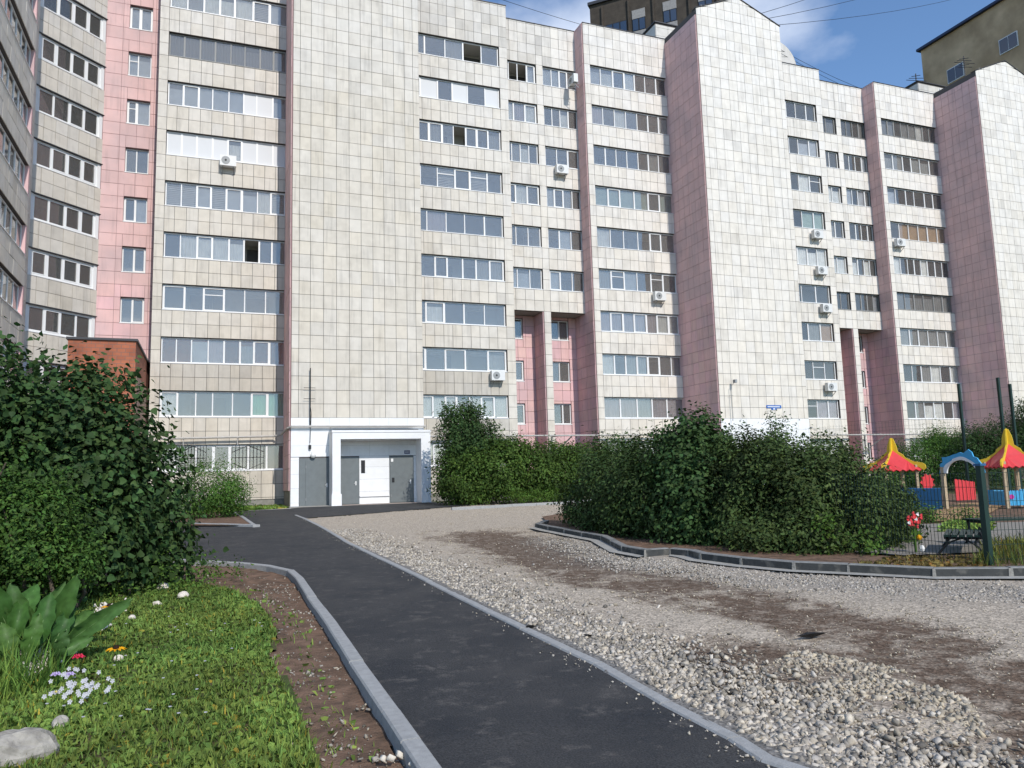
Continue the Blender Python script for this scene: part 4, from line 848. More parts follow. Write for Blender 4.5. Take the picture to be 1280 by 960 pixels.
# soil strip left of the path, with pebbles, and lawn
LEDGE = chain([(400, 960), (385, 915), (362, 870), (335, 820), (345, 790), (335, 770), (318, 752), (290, 738), (235, 727), (200, 722)])
soil = [(1.0, -2), (1.03, 2.0)]+[(x-0.10, y) for x, y in KL[2:]]+[(x, y-0.08) for x, y in KL2[1:]]+[(-8, 16), (-8, 11), (-2.5, 11)]+list(reversed(LEDGE))+[(0.2, -2)]
def patchy(name, poly, m, res, amp, h, **kw):
    A = np.array(poly); x0, y0 = A.min(0); x1, y1 = A.max(0); y0 = max(y0, 0.5)
    gx = np.arange(x0, x1+res, res); gy = np.arange(y0, y1+res, res); X_, Y_ = np.meshgrid(gx, gy); P = np.stack([X_.ravel(), Y_.ravel()], 1); id_ = np.arange(len(P)).reshape(len(gy), len(gx))
    F = np.stack([id_[:-1, :-1].ravel(), id_[:-1, 1:].ravel(), id_[1:, 1:].ravel(), id_[1:, :-1].ravel()], 1); c = P[F].mean(1); F = F[inside(c, poly)]
    hz = h+amp*(vnoise(P, 2.2, 21)-0.5)+amp*0.5*(vnoise(P, 9, 22)-0.5); me = np_mesh(name, np.stack([P[:, 0], P[:, 1], SLOPE*P[:, 1]+hz], 1), F, None, [m], smooth=True)
    return props(link(bpy.data.objects.new(name, me)), **kw)
patchy('soil_strip', soil, 'soil', 0.07, 0.05, -0.02, kind='structure')
A = np.array(LEDGE); n = 7000; yy = 2.2+13*rs.rand(n)**1.4; xl = np.interp(yy, A[:, 1], A[:, 0]); xr = np.interp(yy, [p[1] for p in KL], [p[0] for p in KL])-0.12
P = np.stack([xl-0.15+(xr-xl+0.15)*rs.rand(n), yy], 1); keep = vnoise(P, 2.5, 31)+rs.uniform(-0.3, 0.3, n) > 0.66; P = P[keep]
s = 0.006+0.030*rs.rand(len(P))**3; stones(P, s, 0.2, -0.02*np.ones(len(P)), stone_tone(len(P), 0.08, 0.35, .85), 'pebbles', 'pebbles scattered on the bare soil beside the kerb', 'pebbles')
n = 260; k = rs.randint(2, len(AR)-1, n); tt = rs.rand(n)[:, None]; A_ = np.array(AR); P = A_[k-1]*(1-tt)+A_[k]*tt-np.stack([np.abs(rs.normal(0, .09, n)), np.zeros(n)], 1)
stones(P, rs.uniform(.006, .022, n), .3, np.full(n, .03), stone_tone(n, .05, .5, 1.0), 'gravel', 'small stones spilled over the right edge of the asphalt', 'gravel')
for i, (u, v, s_) in enumerate([(480, 945, .05), (489, 946, .05), (500, 942, .055), (513, 953, .05)]):
    x, y = G(u, v, 0.03); stones(np.array([[x, y]]), np.array([s_]), 0.4, np.array([0.0]), np.array([[1.2, 1.2, 1.15]]), 'stone'); o = bpy.data.objects[-1] if False else None
lawn = [(-7, 0.5), (0.3, 0.5)]+LEDGE+[(-2.0, 12.5), (-7, 12.5)]
patchy('lawn_soil', lawn, 'lawnsoil', 0.12, 0.06, 0.0, kind='structure')
# black scrap and dark pieces on the road
for (u, v, L_, lab) in [(1015, 793, .34, 'thin black strip of bitumen lying on the dirt'), (735, 795, .12, 'small black lump among the white stones'), (663, 783, .1, 'black pebble at the asphalt edge')]:
    x, y = G(u, v, 0.05); b = MB(); b.add([(x-L_/2, y, gz(x, y)+.05), (x, y-.05, gz(x, y)+.07), (x+L_/2, y, gz(x, y)+.05), (x, y+.06, gz(x, y)+.06), (x, y, gz(x, y)+.02)], [(0, 1, 3), (1, 2, 3), (0, 4, 1), (1, 4, 2), (2, 4, 3), (3, 4, 0)]); b.obj('bitumen_scrap', 'tar', label=lab, cat='scrap')

# ================================================================== VEGETATION
def unit(v): return v/np.maximum(np.linalg.norm(v, axis=1, keepdims=True), 1e-9)
def leaves(C, Nn, size, tone, shape='oval', droop=0.3):
    """C positions, Nn outward normals"""
    n = len(C); nr = unit(Nn+rs.normal(0, 0.55, (n, 3))+np.array([0, 0, 0.55])); d = unit(rs.normal(0, 1, (n, 3))-np.array([0, 0, droop])+0.4*Nn)
    d = unit(d-nr*(d*nr).sum(1)[:, None]); s_ = np.cross(nr, d); L_ = size[:, None]
    if shape == 'heart':
        pts = [(0, 0, 0), (-0.40, 0.12, .10), (-0.44, 0.42, .10), (0, 1.0, -.10), (0.44, 0.42, .10), (0.40, 0.12, .10), (0, 0.45, -0.04)]
        fs = [(0, 6, 1), (1, 6, 2), (2, 6, 3), (3, 6, 4), (4, 6, 5), (5, 6, 0)]
    elif shape == 'oval':
        pts = [(0, 0, 0), (-0.27, 0.45, .07), (0, 1, -0.05), (0.27, 0.45, .07)]; fs = [(0, 2, 1), (0, 3, 2)]
    else:
        pts = [(0, 0, 0), (-0.09, 0.5, .02), (0, 1, -0.06), (0.09, 0.5, .02)]; fs = [(0, 2, 1), (0, 3, 2)]
    pts = np.array(pts); V = C[:, None]+L_[:, None]*(pts[None, :, 0:1]*s_[:, None]+pts[None, :, 1:2]*d[:, None]+pts[None, :, 2:3]*nr[:, None])
    F = (np.array(fs)[None]+len(pts)*np.arange(n)[:, None, None]).reshape(-1, 3); return V.reshape(-1, 3), F, np.repeat(tone, len(fs), 0)
def shrub(name, label, cat, base, blobs, n, size, m='leaf', shape='oval', clump=0.22, nclump=None, group=None, stems=5, sprigs=0, tvar=0.3, warm=0.0, floor=True, gap=0.0):
    """blobs: (x,y,z,rx,ry,rz,weight)"""
    bx, by = base; root = empty(name, (bx, by, gz(bx, by)), label, cat, group)
    W = np.array([q[6] for q in blobs], float); W /= W.sum(); nclump = nclump or max(20, n//60)
    k = rs.choice(len(blobs), nclump, p=W); B = np.array([q[:6] for q in blobs]); u = unit(rs.normal(0, 1, (nclump, 3))); r_ = rs.uniform(0.35, 1.06, nclump)**0.6
    lump = 1+0.16*np.sin(u[:, 0]*5+k)*np.cos(u[:, 2]*6+k*2)
    CC = B[k, :3]+u*B[k, 3:6]*(r_*lump)[:, None]; ct = rs.uniform(1-tvar, 1+tvar, nclump)
    j = rs.randint(0, nclump, n); off = rs.normal(0, clump, (n, 3)); C = CC[j]+off; Nn = unit(u[j]+off/clump*0.35)
    if sprigs:      # long shoots standing out of the top
        P_ = []; Q_ = []; T_ = []
        for q in range(sprigs):
            bi = rs.choice(len(blobs), p=W); a = rs.uniform(0, 2*np.pi); e = B[bi, :3]+B[bi, 3:6]*np.array([math.cos(a)*0.8, math.sin(a)*0.8, 0.75]); L_ = rs.uniform(0.3, 0.8)*B[bi, 5]*0.6; dr = unit(np.array([[rs.normal(0, .35), rs.normal(0, .35), 1.0]]))[0]
            m_ = int(L_/0.035); tt = np.linspace(0, 1, max(m_, 4)); P_.append(e+dr*L_*tt[:, None]+rs.normal(0, 0.03, (len(tt), 3))); Q_.append(np.tile([rs.normal(), rs.normal(), .3], (len(tt), 1))+rs.normal(0, 1, (len(tt), 3))); T_.append(np.full(len(tt), rs.uniform(0.9, 1.3)))
        C = np.concatenate([C]+P_); Nn = unit(np.concatenate([Nn]+Q_)); lt = np.concatenate([ct[j]]+T_)
    else: lt = ct[j]
    if floor:
        kz = C[:, 2] > SLOPE*C[:, 1]+0.06; C = C[kz]; Nn = Nn[kz]; lt = lt[kz]
    nn = len(C); sz = size*rs.uniform(0.6, 1.3, nn); lv = lt*rs.uniform(0.8, 1.2, nn); wv = warm+rs.uniform(-0.08, 0.18, nn)
    tone = np.stack([lv*(1+wv*1.3), lv, lv*(1-0.3*wv)], 1)
    V, F, T = leaves(C, Nn, sz, tone, shape); me = np_mesh('foliage', V, F, T, [m]); o = link(bpy.data.objects.new('foliage', me), root); o['kind'] = 'stuff'
    b = MB(); r = random.Random(len(blobs)*7+n)
    for i in range(stems):
        q = blobs[i % len(blobs)]; ex, ey, ez = q[0]+r.uniform(-.6, .6)*q[3], q[1]+r.uniform(-.6, .6)*q[4], q[2]+r.uniform(0.1, .7)*q[5]
        sx, sy = q[0]+r.uniform(-.3, .3)*q[3], q[1]+r.uniform(-.3, .3)*q[4]
        b.tube([(sx, sy, gz(sx, sy)), ((sx*2+ex)/3+r.uniform(-.1, .1), (sy*2+ey)/3, ez*0.4), ((sx+2*ex)/3, (sy+2*ey)/3+r.uniform(-.1, .1), ez*0.75), (ex, ey, ez)], 0.03, 6, r2=0.008)
    objs(b, 'stem', 'bark', root); return root
# big lilac at the left
shrub('lilac_bush', 'large dark green lilac bush with heart shaped leaves filling the left side', 'bush', (-1.6, 12.0),
      [(-1.85, 12.3, 1.85, 1.1, 1.1, 1.25, 5), (-3.1, 12.0, 2.0, 1.3, 1.2, 1.55, 5), (-1.15, 12.6, 1.25, .75, .8, 1.05, 3), (-4.4, 12.0, 1.8, 1.2, 1.2, 1.75, 4), (-2.1, 11.6, 0.9, 1.3, .9, .8, 3), (-0.75, 12.6, 0.6, .5, .6, .5, 1.0), (-1.9, 12.5, 2.75, .7, .7, .5, .8)],
      42000, 0.088, shape='heart', clump=0.19, stems=9, sprigs=40, tvar=0.38)
shrub('round_shrub', 'small rounded green shrub in front of the ground floor windows', 'shrub', tuple(G(265, 650)), [(*G(262, 650), 1.45, 1.35, 1.0, 1.15, 3), (*(G(245, 650)), 1.1, 1.0, 1.0, 0.9, 2), (*(G(288, 648)), 1.15, .8, .8, .85, 2)], 16000, 0.075, m='leafbright', clump=0.15, stems=6, sprigs=15, warm=-0.1)
# low weeds at the lilac foot
shrub('weed_clump', 'low weeds around the foot of the lilac bush', 'weeds', (-0.9, 11.3), [(-0.9, 11.6, .18, .9, .4, .28, 2), (0.1, 12.4, .2, .4, .5, .25, 1), (-2.2, 10.9, .2, .9, .4, .3, 1)], 3500, 0.05, m='leafbright', clump=0.1, stems=1)
# shrub and hedge by the building
def GY(u, v, Y): return onY(u, v, Y)
def blob(u, v, Y, pw, ph, depth, w_):   # centre at pixel u,v on plane Y; half sizes in pixels
    x, z = onY(u, v, Y); sc = Y/FPX*1.09; return (x, Y, z, pw*sc, depth, ph*sc, w_)
Yh = 34.5
shrub('leafy_hedge', 'broad green hedge with reddish tips between the mound and the playground', 'hedge', (9.6, 12.0),
      [(9.3, 12.5, 1.15, .8, .75, 1.0, 4), (9.3, 11.6, 1.05, .8, .7, 1.0, 4), (9.6, 10.9, 0.95, .8, .6, .98, 4), (10.4, 11.2, 1.15, .8, .7, .95, 3), (10.3, 10.3, .75, .65, .45, .7, 2), (10.0, 12.6, 1.45, .8, .7, .80, 3), (9.0, 11.2, .45, .7, .8, .45, 3), (9.4, 10.4, .4, .8, .5, .42, 2), (11.2, 12.4, 1.2, .8, .7, .95, 3), blob(1098, 628, 12.0, 36, 42, .5, 3), blob(1112, 660, 10.9, 26, 28, .35, 2)], 76000, 0.076, m='leaf', clump=0.14, nclump=420, stems=8, sprigs=60, tvar=0.65, warm=0.2)
shrub('elder_bush', 'light green fine leaved bush in front of the lilac at the left edge', 'bush', (onY(40, 640, 10.4)[0], 10.4), [blob(20, 660, 10.4, 58, 55, .5, 4), blob(62, 645, 10.5, 30, 34, .4, 2), blob(50, 700, 10.2, 45, 32, .4, 3), blob(-40, 640, 10.4, 60, 70, .5, 3), blob(90, 700, 10.6, 20, 22, .3, 1)], 15000, 0.055, m='leafelder', clump=0.11, nclump=260, stems=5, sprigs=24, tvar=0.55)
shrub('lilac_shrub', 'tall dark shrub at the right corner of the white porch', 'shrub', (10.0, Yh+1), [blob(580, 545, Yh+1, 32, 34, 1.2, 5), blob(573, 595, Yh+1, 30, 36, 1.3, 4), blob(600, 560, Yh+1, 26, 28, 1.2, 3), blob(574, 520, Yh+1, 20, 16, .8, 1)], 22000, 0.14, clump=0.20, stems=6, sprigs=30)
shrub('hedge', 'long green hedge in front of the pink recesses beside the entrance', 'hedge', (13, Yh+.5), [blob(585, 600, Yh, 38, 34, 1.2, 3), blob(625, 590, Yh, 32, 36, 1.2, 4), blob(665, 590, Yh+.5, 34, 34, 1.2, 4), blob(700, 590, Yh+1, 34, 34, 1.2, 4), blob(735, 588, Yh+1, 34, 34, 1.2, 3), blob(770, 588, Yh+1, 34, 34, 1.2, 3), blob(640, 563, Yh, 24, 14, .9, 1)], 60000, 0.135, m='leafmid', clump=0.20, stems=8, sprigs=40, warm=0.15, tvar=0.45)
shrub('weed_clump', 'light green weeds between the hedge and the far kerb', 'weeds', (13, 33.8), [blob(650, 621, 33.6, 20, 5, .4, 2), blob(680, 620, 33.8, 20, 6, .4, 2)], 3500, 0.07, m='leafbright', clump=0.15, stems=1)
# island hedge: creeper on a fence. follows the island kerb
i1 = chain([(705, 652), (740, 656), (790, 668), (840, 672), (900, 682), (960, 690), (1030, 694), (1090, 696)])
shrub('creeper_hedge', 'dark creeper covered hedge on the kerbed island, lower left part', 'hedge', (9.3, 16.5),
      [(9.15, 18.3, 1.1, .8, .8, 1.0, 3), (8.95, 16.8, 1.15, .85, .9, 1.15, 4), (8.8, 15.4, 1.2, .8, .9, 1.2, 4), (9.7, 17.5, 1.45, .9, .9, 1.1, 2), (8.5, 14.3, 1.0, .65, .7, 1.0, 3), (8.7, 15.2, .45, .7, .8, .5, 2), (8.9, 16.9, .45, .7, .8, .5, 2)], 46000, 0.085, clump=0.15, nclump=330, stems=7, sprigs=26, tvar=0.4, warm=0.1)
shrub('creeper_mound', 'tall rounded mound of dark creeper rising from the island hedge', 'hedge', (9.0, 13.4),
      [(9.1, 13.5, 1.80, .78, .75, .85, 4), (8.75, 13.0, 0.95, .75, .75, .95, 4), (9.7, 13.9, 1.6, .6, .6, .8, 2), (8.7, 12.7, .45, .7, .6, .45, 2)], 30000, 0.075, shape='heart', clump=0.13, stems=5, sprigs=8, tvar=0.35)
shrub('young_tree', 'slender sapling with sparse leaves sticking up above the island hedge', 'sapling', (11.2, 13.5), [(11.35, 13.6, 2.25, .22, .2, .5, 2), (11.0, 13.7, 1.9, .3, .3, .4, 1), (12.2, 13.4, 1.95, .4, .3, .35, 1), (10.5, 13.6, 1.9, .4, .3, .25, 1)], 2600, 0.065, clump=0.13, stems=5, sprigs=30)
shrub('peony_plant', 'light leafy plant with pink flowers at the front of the hedge', 'plant', (9.2, 9.9), [(9.15, 9.95, .45, .28, .2, .35, 2), (9.6, 9.6, .35, .3, .2, .25, 1)], 700, 0.075, m='leafbright', clump=0.08, stems=3)
shrub('hedge', 'bright green hedge behind the playground under the right bay', 'hedge', (36, 30), [blob(1150, 580, 33, 40, 34, 1.5, 4), blob(1190, 575, 32, 40, 38, 1.5, 4), blob(1120, 600, 34, 34, 34, 1.2, 3), blob(1175, 553, 33, 30, 18, 1.2, 2)], 32000, 0.11, m='leafbright', clump=0.26, stems=6, sprigs=20, warm=-0.1)
shrub('dark_tree', 'dark bushy evergreen behind the right gazebo', 'tree', (38, 28), [blob(1225, 560, 30, 30, 36, 1.5, 4), blob(1262, 555, 29, 32, 42, 1.5, 4), blob(1300, 540, 28, 34, 56, 1.5, 4), blob(1240, 595, 29, 60, 34, 1.5, 3), blob(1283, 515, 28, 14, 20, .8, .6)], 34000, 0.10, clump=0.24, stems=8, sprigs=30, tvar=0.3)

# grass on the lawn
def grass(poly, n, hmin, hmax, name, label, wmul=1.0, base=0.0, tone=(1, 1, 1), bias=None, leafy=0.35):
    A = np.array(poly); P = rs.uniform(A.min(0), A.max(0), (int(n*2.5), 2)); P = P[inside(P, poly)]
    d = np.hypot(P[:, 0], P[:, 1]); P = P[rs.rand(len(P)) < np.clip(6.5/np.maximum(d, 0.5), 0.15, 1)][:n]; n = len(P)
    d = np.hypot(P[:, 0], P[:, 1]); h = rs.uniform(hmin, hmax, n)*(0.7+0.7*vnoise(P, 1.6, 41)); wv = (0.004+0.0006*d)*rs.uniform(.7, 1.6, n)*wmul
    lf = rs.rand(n) < leafy; wv = np.where(lf, wv*2.6, wv); h = np.where(lf, h*0.8, h)
    a = rs.uniform(0, 2*np.pi, n); le = rs.uniform(0.2, 1.1, n)*h; dx, dy = np.cos(a), np.sin(a); z0 = SLOPE*P[:, 1]+base+0.06*(vnoise(P, 2.2, 21)-0.5)-0.015
    V = np.zeros((n, 4, 3)); V[:, 0] = np.stack([P[:, 0]-dy*wv*.5, P[:, 1]+dx*wv*.5, z0], 1); V[:, 1] = np.stack([P[:, 0]+dy*wv*.5, P[:, 1]-dx*wv*.5, z0], 1)
    mx_ = np.where(lf, 0.9, 0.45); V[:, 2] = np.stack([P[:, 0]+dx*le*.45+dy*wv*mx_, P[:, 1]+dy*le*.45-dx*wv*mx_, z0+h*.62], 1); V[:, 3] = np.stack([P[:, 0]+dx*le, P[:, 1]+dy*le, z0+h*np.where(lf, .75, 1.)], 1)
    Vx = np.zeros((n, 5, 3)); Vx[:, :4] = V; Vx[:, 4] = V[:, 2]-np.stack([dy*wv*2*mx_, -dx*wv*2*mx_, 0*wv], 1)
    F = np.array([(0, 1, 2), (0, 2, 4), (4, 2, 3)])[None]+5*np.arange(n)[:, None, None]
    k = rs.uniform(0.55, 1.4, n)*(0.62+0.76*vnoise(P, 1.2, 44)); wm = rs.uniform(-.1, .25, n)+.3*(vnoise(P, .8, 46)-.45)+np.where(rs.rand(n) < .03, .9, 0); T = np.stack([k*(1+wm)*tone[0], k*tone[1], k*(1-.3*wm)*tone[2]], 1)
    me = np_mesh(name, Vx.reshape(-1, 3), F.reshape(-1, 3), np.repeat(T, 3, 0), ['grassblade']); props(link(bpy.data.objects.new(name, me)), label, 'grass', None, 'stuff')
lawn_v = [(-4.5, 2.0), (0.1, 2.0)]+LEDGE+[(-2.0, 11.5), (-4.5, 11.5)]
grass(lawn_v, 120000, 0.03, 0.075, 'grass', 'short bright green lawn in the lower left corner')
isg = [tuple(G(u, v, 0.1)) for u, v in [(1215, 706), (1225, 690), (1235, 678), (1400, 672), (1400, 706)]]
edge_s = [(x+.02, y) for x, y in LEDGE[:-1]]+[(x+.35, y-.1) for x, y in reversed(LEDGE[:-1])]
grass(edge_s, 600, 0.02, 0.06, 'grass', 'stray grass tufts creeping over the bare soil beside the lawn', base=-0.01)
grass(isg, 5000, 0.08, 0.24, 'grass', 'tall grass behind the kerb at the right edge', base=0.08, tone=(.9, .68, .7), leafy=0.0, wmul=.8)
grass([tuple(G(u, v, 0.1)) for u, v in [(1060, 705), (1120, 694), (1220, 694), (1232, 706), (1150, 708)]], 1400, 0.02, 0.09, 'grass', 'sparse dry grass on the bank behind the kerb', base=0.075, tone=(1.1, .55, .8), leafy=0.5)
grass([tuple(G(u, v, 0.1)) for u, v in [(1170, 665), (1185, 652), (1240, 648), (1240, 663)]], 3500, 0.04, 0.10, 'grass', 'grass strip between the playground path and the sand', base=0.1, wmul=2)
grass([(-1.0, 38.6), (3.4, 38.8), (3.4, 43.0), (-1, 43.0)], 5000, 0.06, 0.14, 'grass', 'green grass strip at the foot of the left bay', base=0.0, wmul=2.5)
grass([(-4.5, 9.5), (-1.5, 9.0), (-1.0, 6.8), (-1.9, 5.5), (-4.5, 5.0)], 9000, 0.10, 0.30, 'grass', 'longer wild grass beside the broad leaved plant', leafy=0.0, tone=(.8, .9, .8))

# horseradish: big upright leaves
hr = empty('horseradish_plant', (-2.0, 8.3, gz(0, 8.3)), 'plant with huge glossy upright leaves at the left edge of the lawn', 'plant')
def big_leaf(base, tip, width, bend=0.25, curl=0.2):
    base = Vector(base); tip = Vector(tip); d = tip-base; L_ = d.length; side = d.cross(Vector((0.25, -1, 0.3))).normalized(); side = Vector((side.x, side.y, side.z)); nrm = side.cross(d).normalized()
    n = 14; vs = []; fs = []
    for i in range(n+1):
        t = i/n; c = base+d*t+nrm*bend*L_*math.sin(t*math.pi)*0.5+Vector((0, 0, -bend*L_*t*t*0.6)); w_ = width*(0.06+0.94*math.sin(min(1, max(0, (t-0.18)/0.82))*math.pi)**0.65) if t > 0.18 else width*0.05
        rip = 0.03*math.sin(t*31+L_*9)
        for q in (-1, -0.5, 0, 0.5, 1): vs.append(c+side*w_*0.5*q*(1+.12*math.sin(t*27+q*3+L_*20))+nrm*(abs(q)**1.5*curl*w_+rip*q*q*(1 if q > 0 else -0.8)))
    for i in range(n):
        for k in range(4): fs.append((i*5+k, i*5+k+1, (i+1)*5+k+1, (i+1)*5+k))
    k = rnd.uniform(0.75, 1.2); b = MB(); b.add(vs, fs, 0, (k*rnd.uniform(.9, 1.2), k, k*rnd.uniform(.8, 1.1))); o = b.obj('leaf', 'leafbig', hr, smooth=True)
    rb = MB(); rb.tube([vs[i*5+2]+nrm*0.0-nrm*0.004 for i in range(0, n+1, 2)], 0.009, 5, r2=0.003); rb.obj('midrib', mat('midrib', (0.20, 0.30, 0.12), .6, .3) if 'midrib' not in bpy.data.materials else bpy.data.materials['midrib'], o)
rr = random.Random(4)
def pix3(u, v, Y): x, z = onY(u, v, Y); return (x, Y, z)
LEAVES = [(50, 815, 98, 704, 7.9, .17), (62, 812, 166, 735, 7.8, .15), (58, 800, 118, 742, 7.9, .14), (30, 800, 14, 706, 8.1, .18), (25, 795, -26, 700, 8.0, .2), (5, 800, 48, 704, 8.2, .18), (40, 810, 64, 728, 7.6, .16), (15, 815, -30, 760, 7.7, .15), (48, 820, 118, 788, 7.5, .12), (20, 820, 2, 764, 7.4, .14), (35, 800, 82, 716, 8.2, .15), (60, 800, 92, 740, 7.7, .13), (10, 810, 30, 728, 7.8, .15), (44, 805, 140, 752, 8.2, .13), (28, 815, 50, 752, 7.4, .13), (66, 815, 84, 768, 7.4, .11), (0, 805, -10, 735, 8.3, .16), (38, 800, 34, 742, 8.0, .14)]
for (bu, bv, tu, tv, Y, wd) in LEAVES:
    big_leaf((*(pix3(bu, bv, Y)[:2]), gz(0, Y)+0.02), pix3(tu, tv, Y-0.1+rr.uniform(-.25, .25)), wd, rr.uniform(.15, .45), rr.uniform(.15, .5))

# flowers
def flower(name, u, v, h, r, m, label, npet=12, double=False, centre='petaldark'):
    x, y = G(u, v, h); z = gz(x, y)+h; root = empty(name, (x, y, gz(x, y)), label, 'flower')
    b = MB(); b.tube([(x, y, gz(x, y)), (x+0.01, y, z-0.01)], 0.004, 5); b.obj('stalk', 'leafbright', root)
    b = MB()
    for rg in range(2 if double else 1):
        for k in range(npet):
            a = 2*math.pi*(k+rg*.5)/npet; c, s = math.cos(a), math.sin(a); rr_ = r*(1-.3*rg); w_ = 2.2*r/npet
            b.add([(x+c*r*.15, y+s*r*.15, z), (x+c*rr_*.6-s*w_, y+s*rr_*.6+c*w_, z+.3*r*(rg+.3)), (x+c*rr_, y+s*rr_, z+.15*r*rg-.1*r), (x+c*rr_*.6+s*w_, y+s*rr_*.6-c*w_, z+.3*r*(rg+.3))], [(0, 1, 2), (0, 2, 3)])
    b.obj('petals', m, root)
    b = MB(); sphere(b, (x, y, z+.1*r), r*.28, 8); b.obj('centre', centre, root); return root
M['petaldark'] = mat('petaldark', (0.03, 0.015, 0.01), .8, .1); M['petalmid'] = mat('petalmid', (0.6, 0.5, 0.1), .8, .1)
flower('yellow_flower', 136, 758, .32, .075, 'petalyellow', 'orange yellow flower standing under the tip of the big leaf'); flower('yellow_flower', 145, 811, .15, .085, 'petalyellow', 'yellow daisy like flower with a black centre low in the grass')
flower('red_flower', 98, 821, .14, .055, 'petalred', 'small pink red flower among the white stones', 8, True, 'petalred')
flower('lilac_flower', 70, 843, .10, .045, 'petallilac', 'left of the two pale lilac flowers by the white cluster', 8, True, 'petallilac'); flower('lilac_flower', 87, 843, .10, .045, 'petallilac', 'right of the two pale lilac flowers by the white cluster', 8, True, 'petallilac')
WL_ = [(100, 850), (104, 858), (96, 860), (108, 852), (112, 862), (92, 852), (70, 866), (118, 860), (98, 868), (106, 866)]
x, y = G(100, 856, .05); wp = empty('white_flower_plant', (x, y, gz(x, y)), 'tight cluster of small white flowers at the left of the lawn', 'flowers')
for i in range(48):
    u, v = 98+rr.gauss(0, 17), 857+rr.gauss(0, 9); x, y = G(u, v, .1); z = gz(x, y)+.09+rr.uniform(0, .03); b = MB()
    for k in range(5): a = k*1.2566+i; b.add([(x, y, z), (x+.012*math.cos(a-.5), y+.006*math.sin(a-.5)-.006, z+.013*math.sin(a-.5)), (x+.016*math.cos(a), y+.01*math.sin(a)-.008, z+.016*math.sin(a)), (x+.012*math.cos(a+.5), y+.006*math.sin(a+.5)-.006, z+.013*math.sin(a+.5))], [(0, 1, 2, 3)])
    b.obj('flower_head', 'petalwhite', wp)
flower('white_flower', 70, 866, .09, .04, 'petalwhite', 'single white flower left of the white cluster', 8, True, 'petalmid')
# scattered daisies, uncountable
b = MB(); dr = random.Random(9)
for i in range(46):
    u, v = dr.uniform(10, 360), dr.uniform(770, 900)
    x, y = G(u, v, .05); z = gz(x, y)+.065
    b.prism([(x+.011*math.cos(k), y+.011*math.sin(k)) for k in range(6)], z, z+.003, axis='z')
b.obj('daisies', 'petalwhite', label='tiny white daisies dotted over the lawn', cat='flowers', kind='stuff')
# edging stones of the flower bed
def rock(name, x, y, sx, sy, sz, label, m='stone', seed=0, group=None, h=0.0, tone=(1, 1, 1)):
    r = random.Random(seed); n = 14; vs = []; fs = []
    for i in range(11):
        th = math.pi*i/10
        for j in range(n):
            ph = 2*math.pi*j/n; p = Vector((math.sin(th)*math.cos(ph), math.sin(th)*math.sin(ph), math.cos(th))); k = 1+.40*(noise.noise(p*1.7+Vector((seed, 0, 0))))+.16*noise.noise(p*5+Vector((0, seed, 0)))
            k = min(k, .98); vs.append((p.x*k*sx, p.y*k*sy, max(p.z*k*sz, -sz*.5)))
    for i in range(10):
        for j in range(n): fs.append((i*n+j, (i+1)*n+j, (i+1)*n+(j+1) % n, i*n+(j+1) % n))
    b = MB(); b.add(vs, fs, 0, tone); o = b.obj(name, m, None, Matrix.Translation((x, y, gz(x, y)+sz*.3+h)) @ Matrix.Rotation(r.uniform(0, 6), 4, 'Z'), label=label, cat='stone', group=group); return o
x, y = G(24, 925, .1); o = rock('boulder', x-.02, y, .23, .14, .125, 'big flat grey boulder in the lower left corner', 'boulder', 5); o.rotation_euler.z = 0.15
x, y = G(76, 897, .05); rock('stone', x, y, .06, .05, .05, 'small brown stone touching the big boulder', 'boulder', 8)
SR = [(97, 730, .055, 'rounded pale stone behind the flower bed below the big leaf'), (112, 732, .05, 'pale stone right behind the big leaf'), (158, 733, .045, 'leftmost white stone in the row behind the lawn'), (204, 734, .10, 'largest jagged white stone behind the lawn'), (229, 744, .09, 'rightmost white stone at the lawn corner'), (196, 755, .075, 'flat reddish white stone in front of the jagged ones'), (165, 770, .05, 'white stone in the shade of the leaves'), (148, 820, .045, 'beige stone behind the low yellow flower')]
for i, (u, v, s_, lab) in enumerate(SR): x, y = G(u, v, .03); rock('stone', x, y, s_, s_*.8, s_*.7, lab, 'stone', 20+i, tone=(1.25, 1.22, 1.18))
n = 420; uu = rs.uniform(0, 1, n); pu = 30+uu*110+rs.normal(0, 7, n); pv = 845-uu*75+rs.normal(0, 7, n); P = np.array([G(a, c_) for a, c_ in zip(pu, pv)]); stones(P, rs.uniform(.018, .06, n), .5, np.full(n, .045), stone_tone(n, .0, .85, 1.4), 'pebbles', 'white stone chips bordering the flower bed', 'pebbles')

# ================================================================== FENCE, PLAYGROUND, BENCHES
FX = [(9.3, 14.9), (9.2, 12.9), (9.6, 10.9), tuple(G(1237, 706, .08)), (13.2, 6.9)]
fn = empty('mesh_fence', (*FX[2], gz(*FX[2])), 'low dark green wire mesh fence behind the island kerb', 'fence')
for (x, y) in FX:
    b = MB(); hgt = 1.42; b.box(x-.04, x+.04, y-.04, y+.04, gz(x, y), gz(x, y)+hgt); p = b.obj('fence_post', 'darkgreen', fn); b = MB(); b.box(x-.055, x+.055, y-.055, y+.055, gz(x, y)+hgt, gz(x, y)+hgt+.03); b.obj('post_cap', 'navy', p)
for a, e in zip(FX[:-1], FX[1:]):
    a = Vector(a); e = Vector(e); L_ = (e-a).length; b = MB(); n = int(L_/.055)
    for i in range(1, n): c = a.lerp(e, i/n); z = gz(*c); b.bar((c.x, c.y, z+.12), (c.x, c.y, z+1.33), .005, .005)
    for j in range(7): z = .15+j*.195; b.bar((a.x, a.y, gz(*a)+z), (e.x, e.y, gz(*e)+z), .006, .006)
    b.obj('mesh_panel', 'darkgreen', fn)
sf = empty('sports_fence', (27, 19, .2), 'tall dark posts of the sports ground fence with fine mesh', 'fence')
pts = []
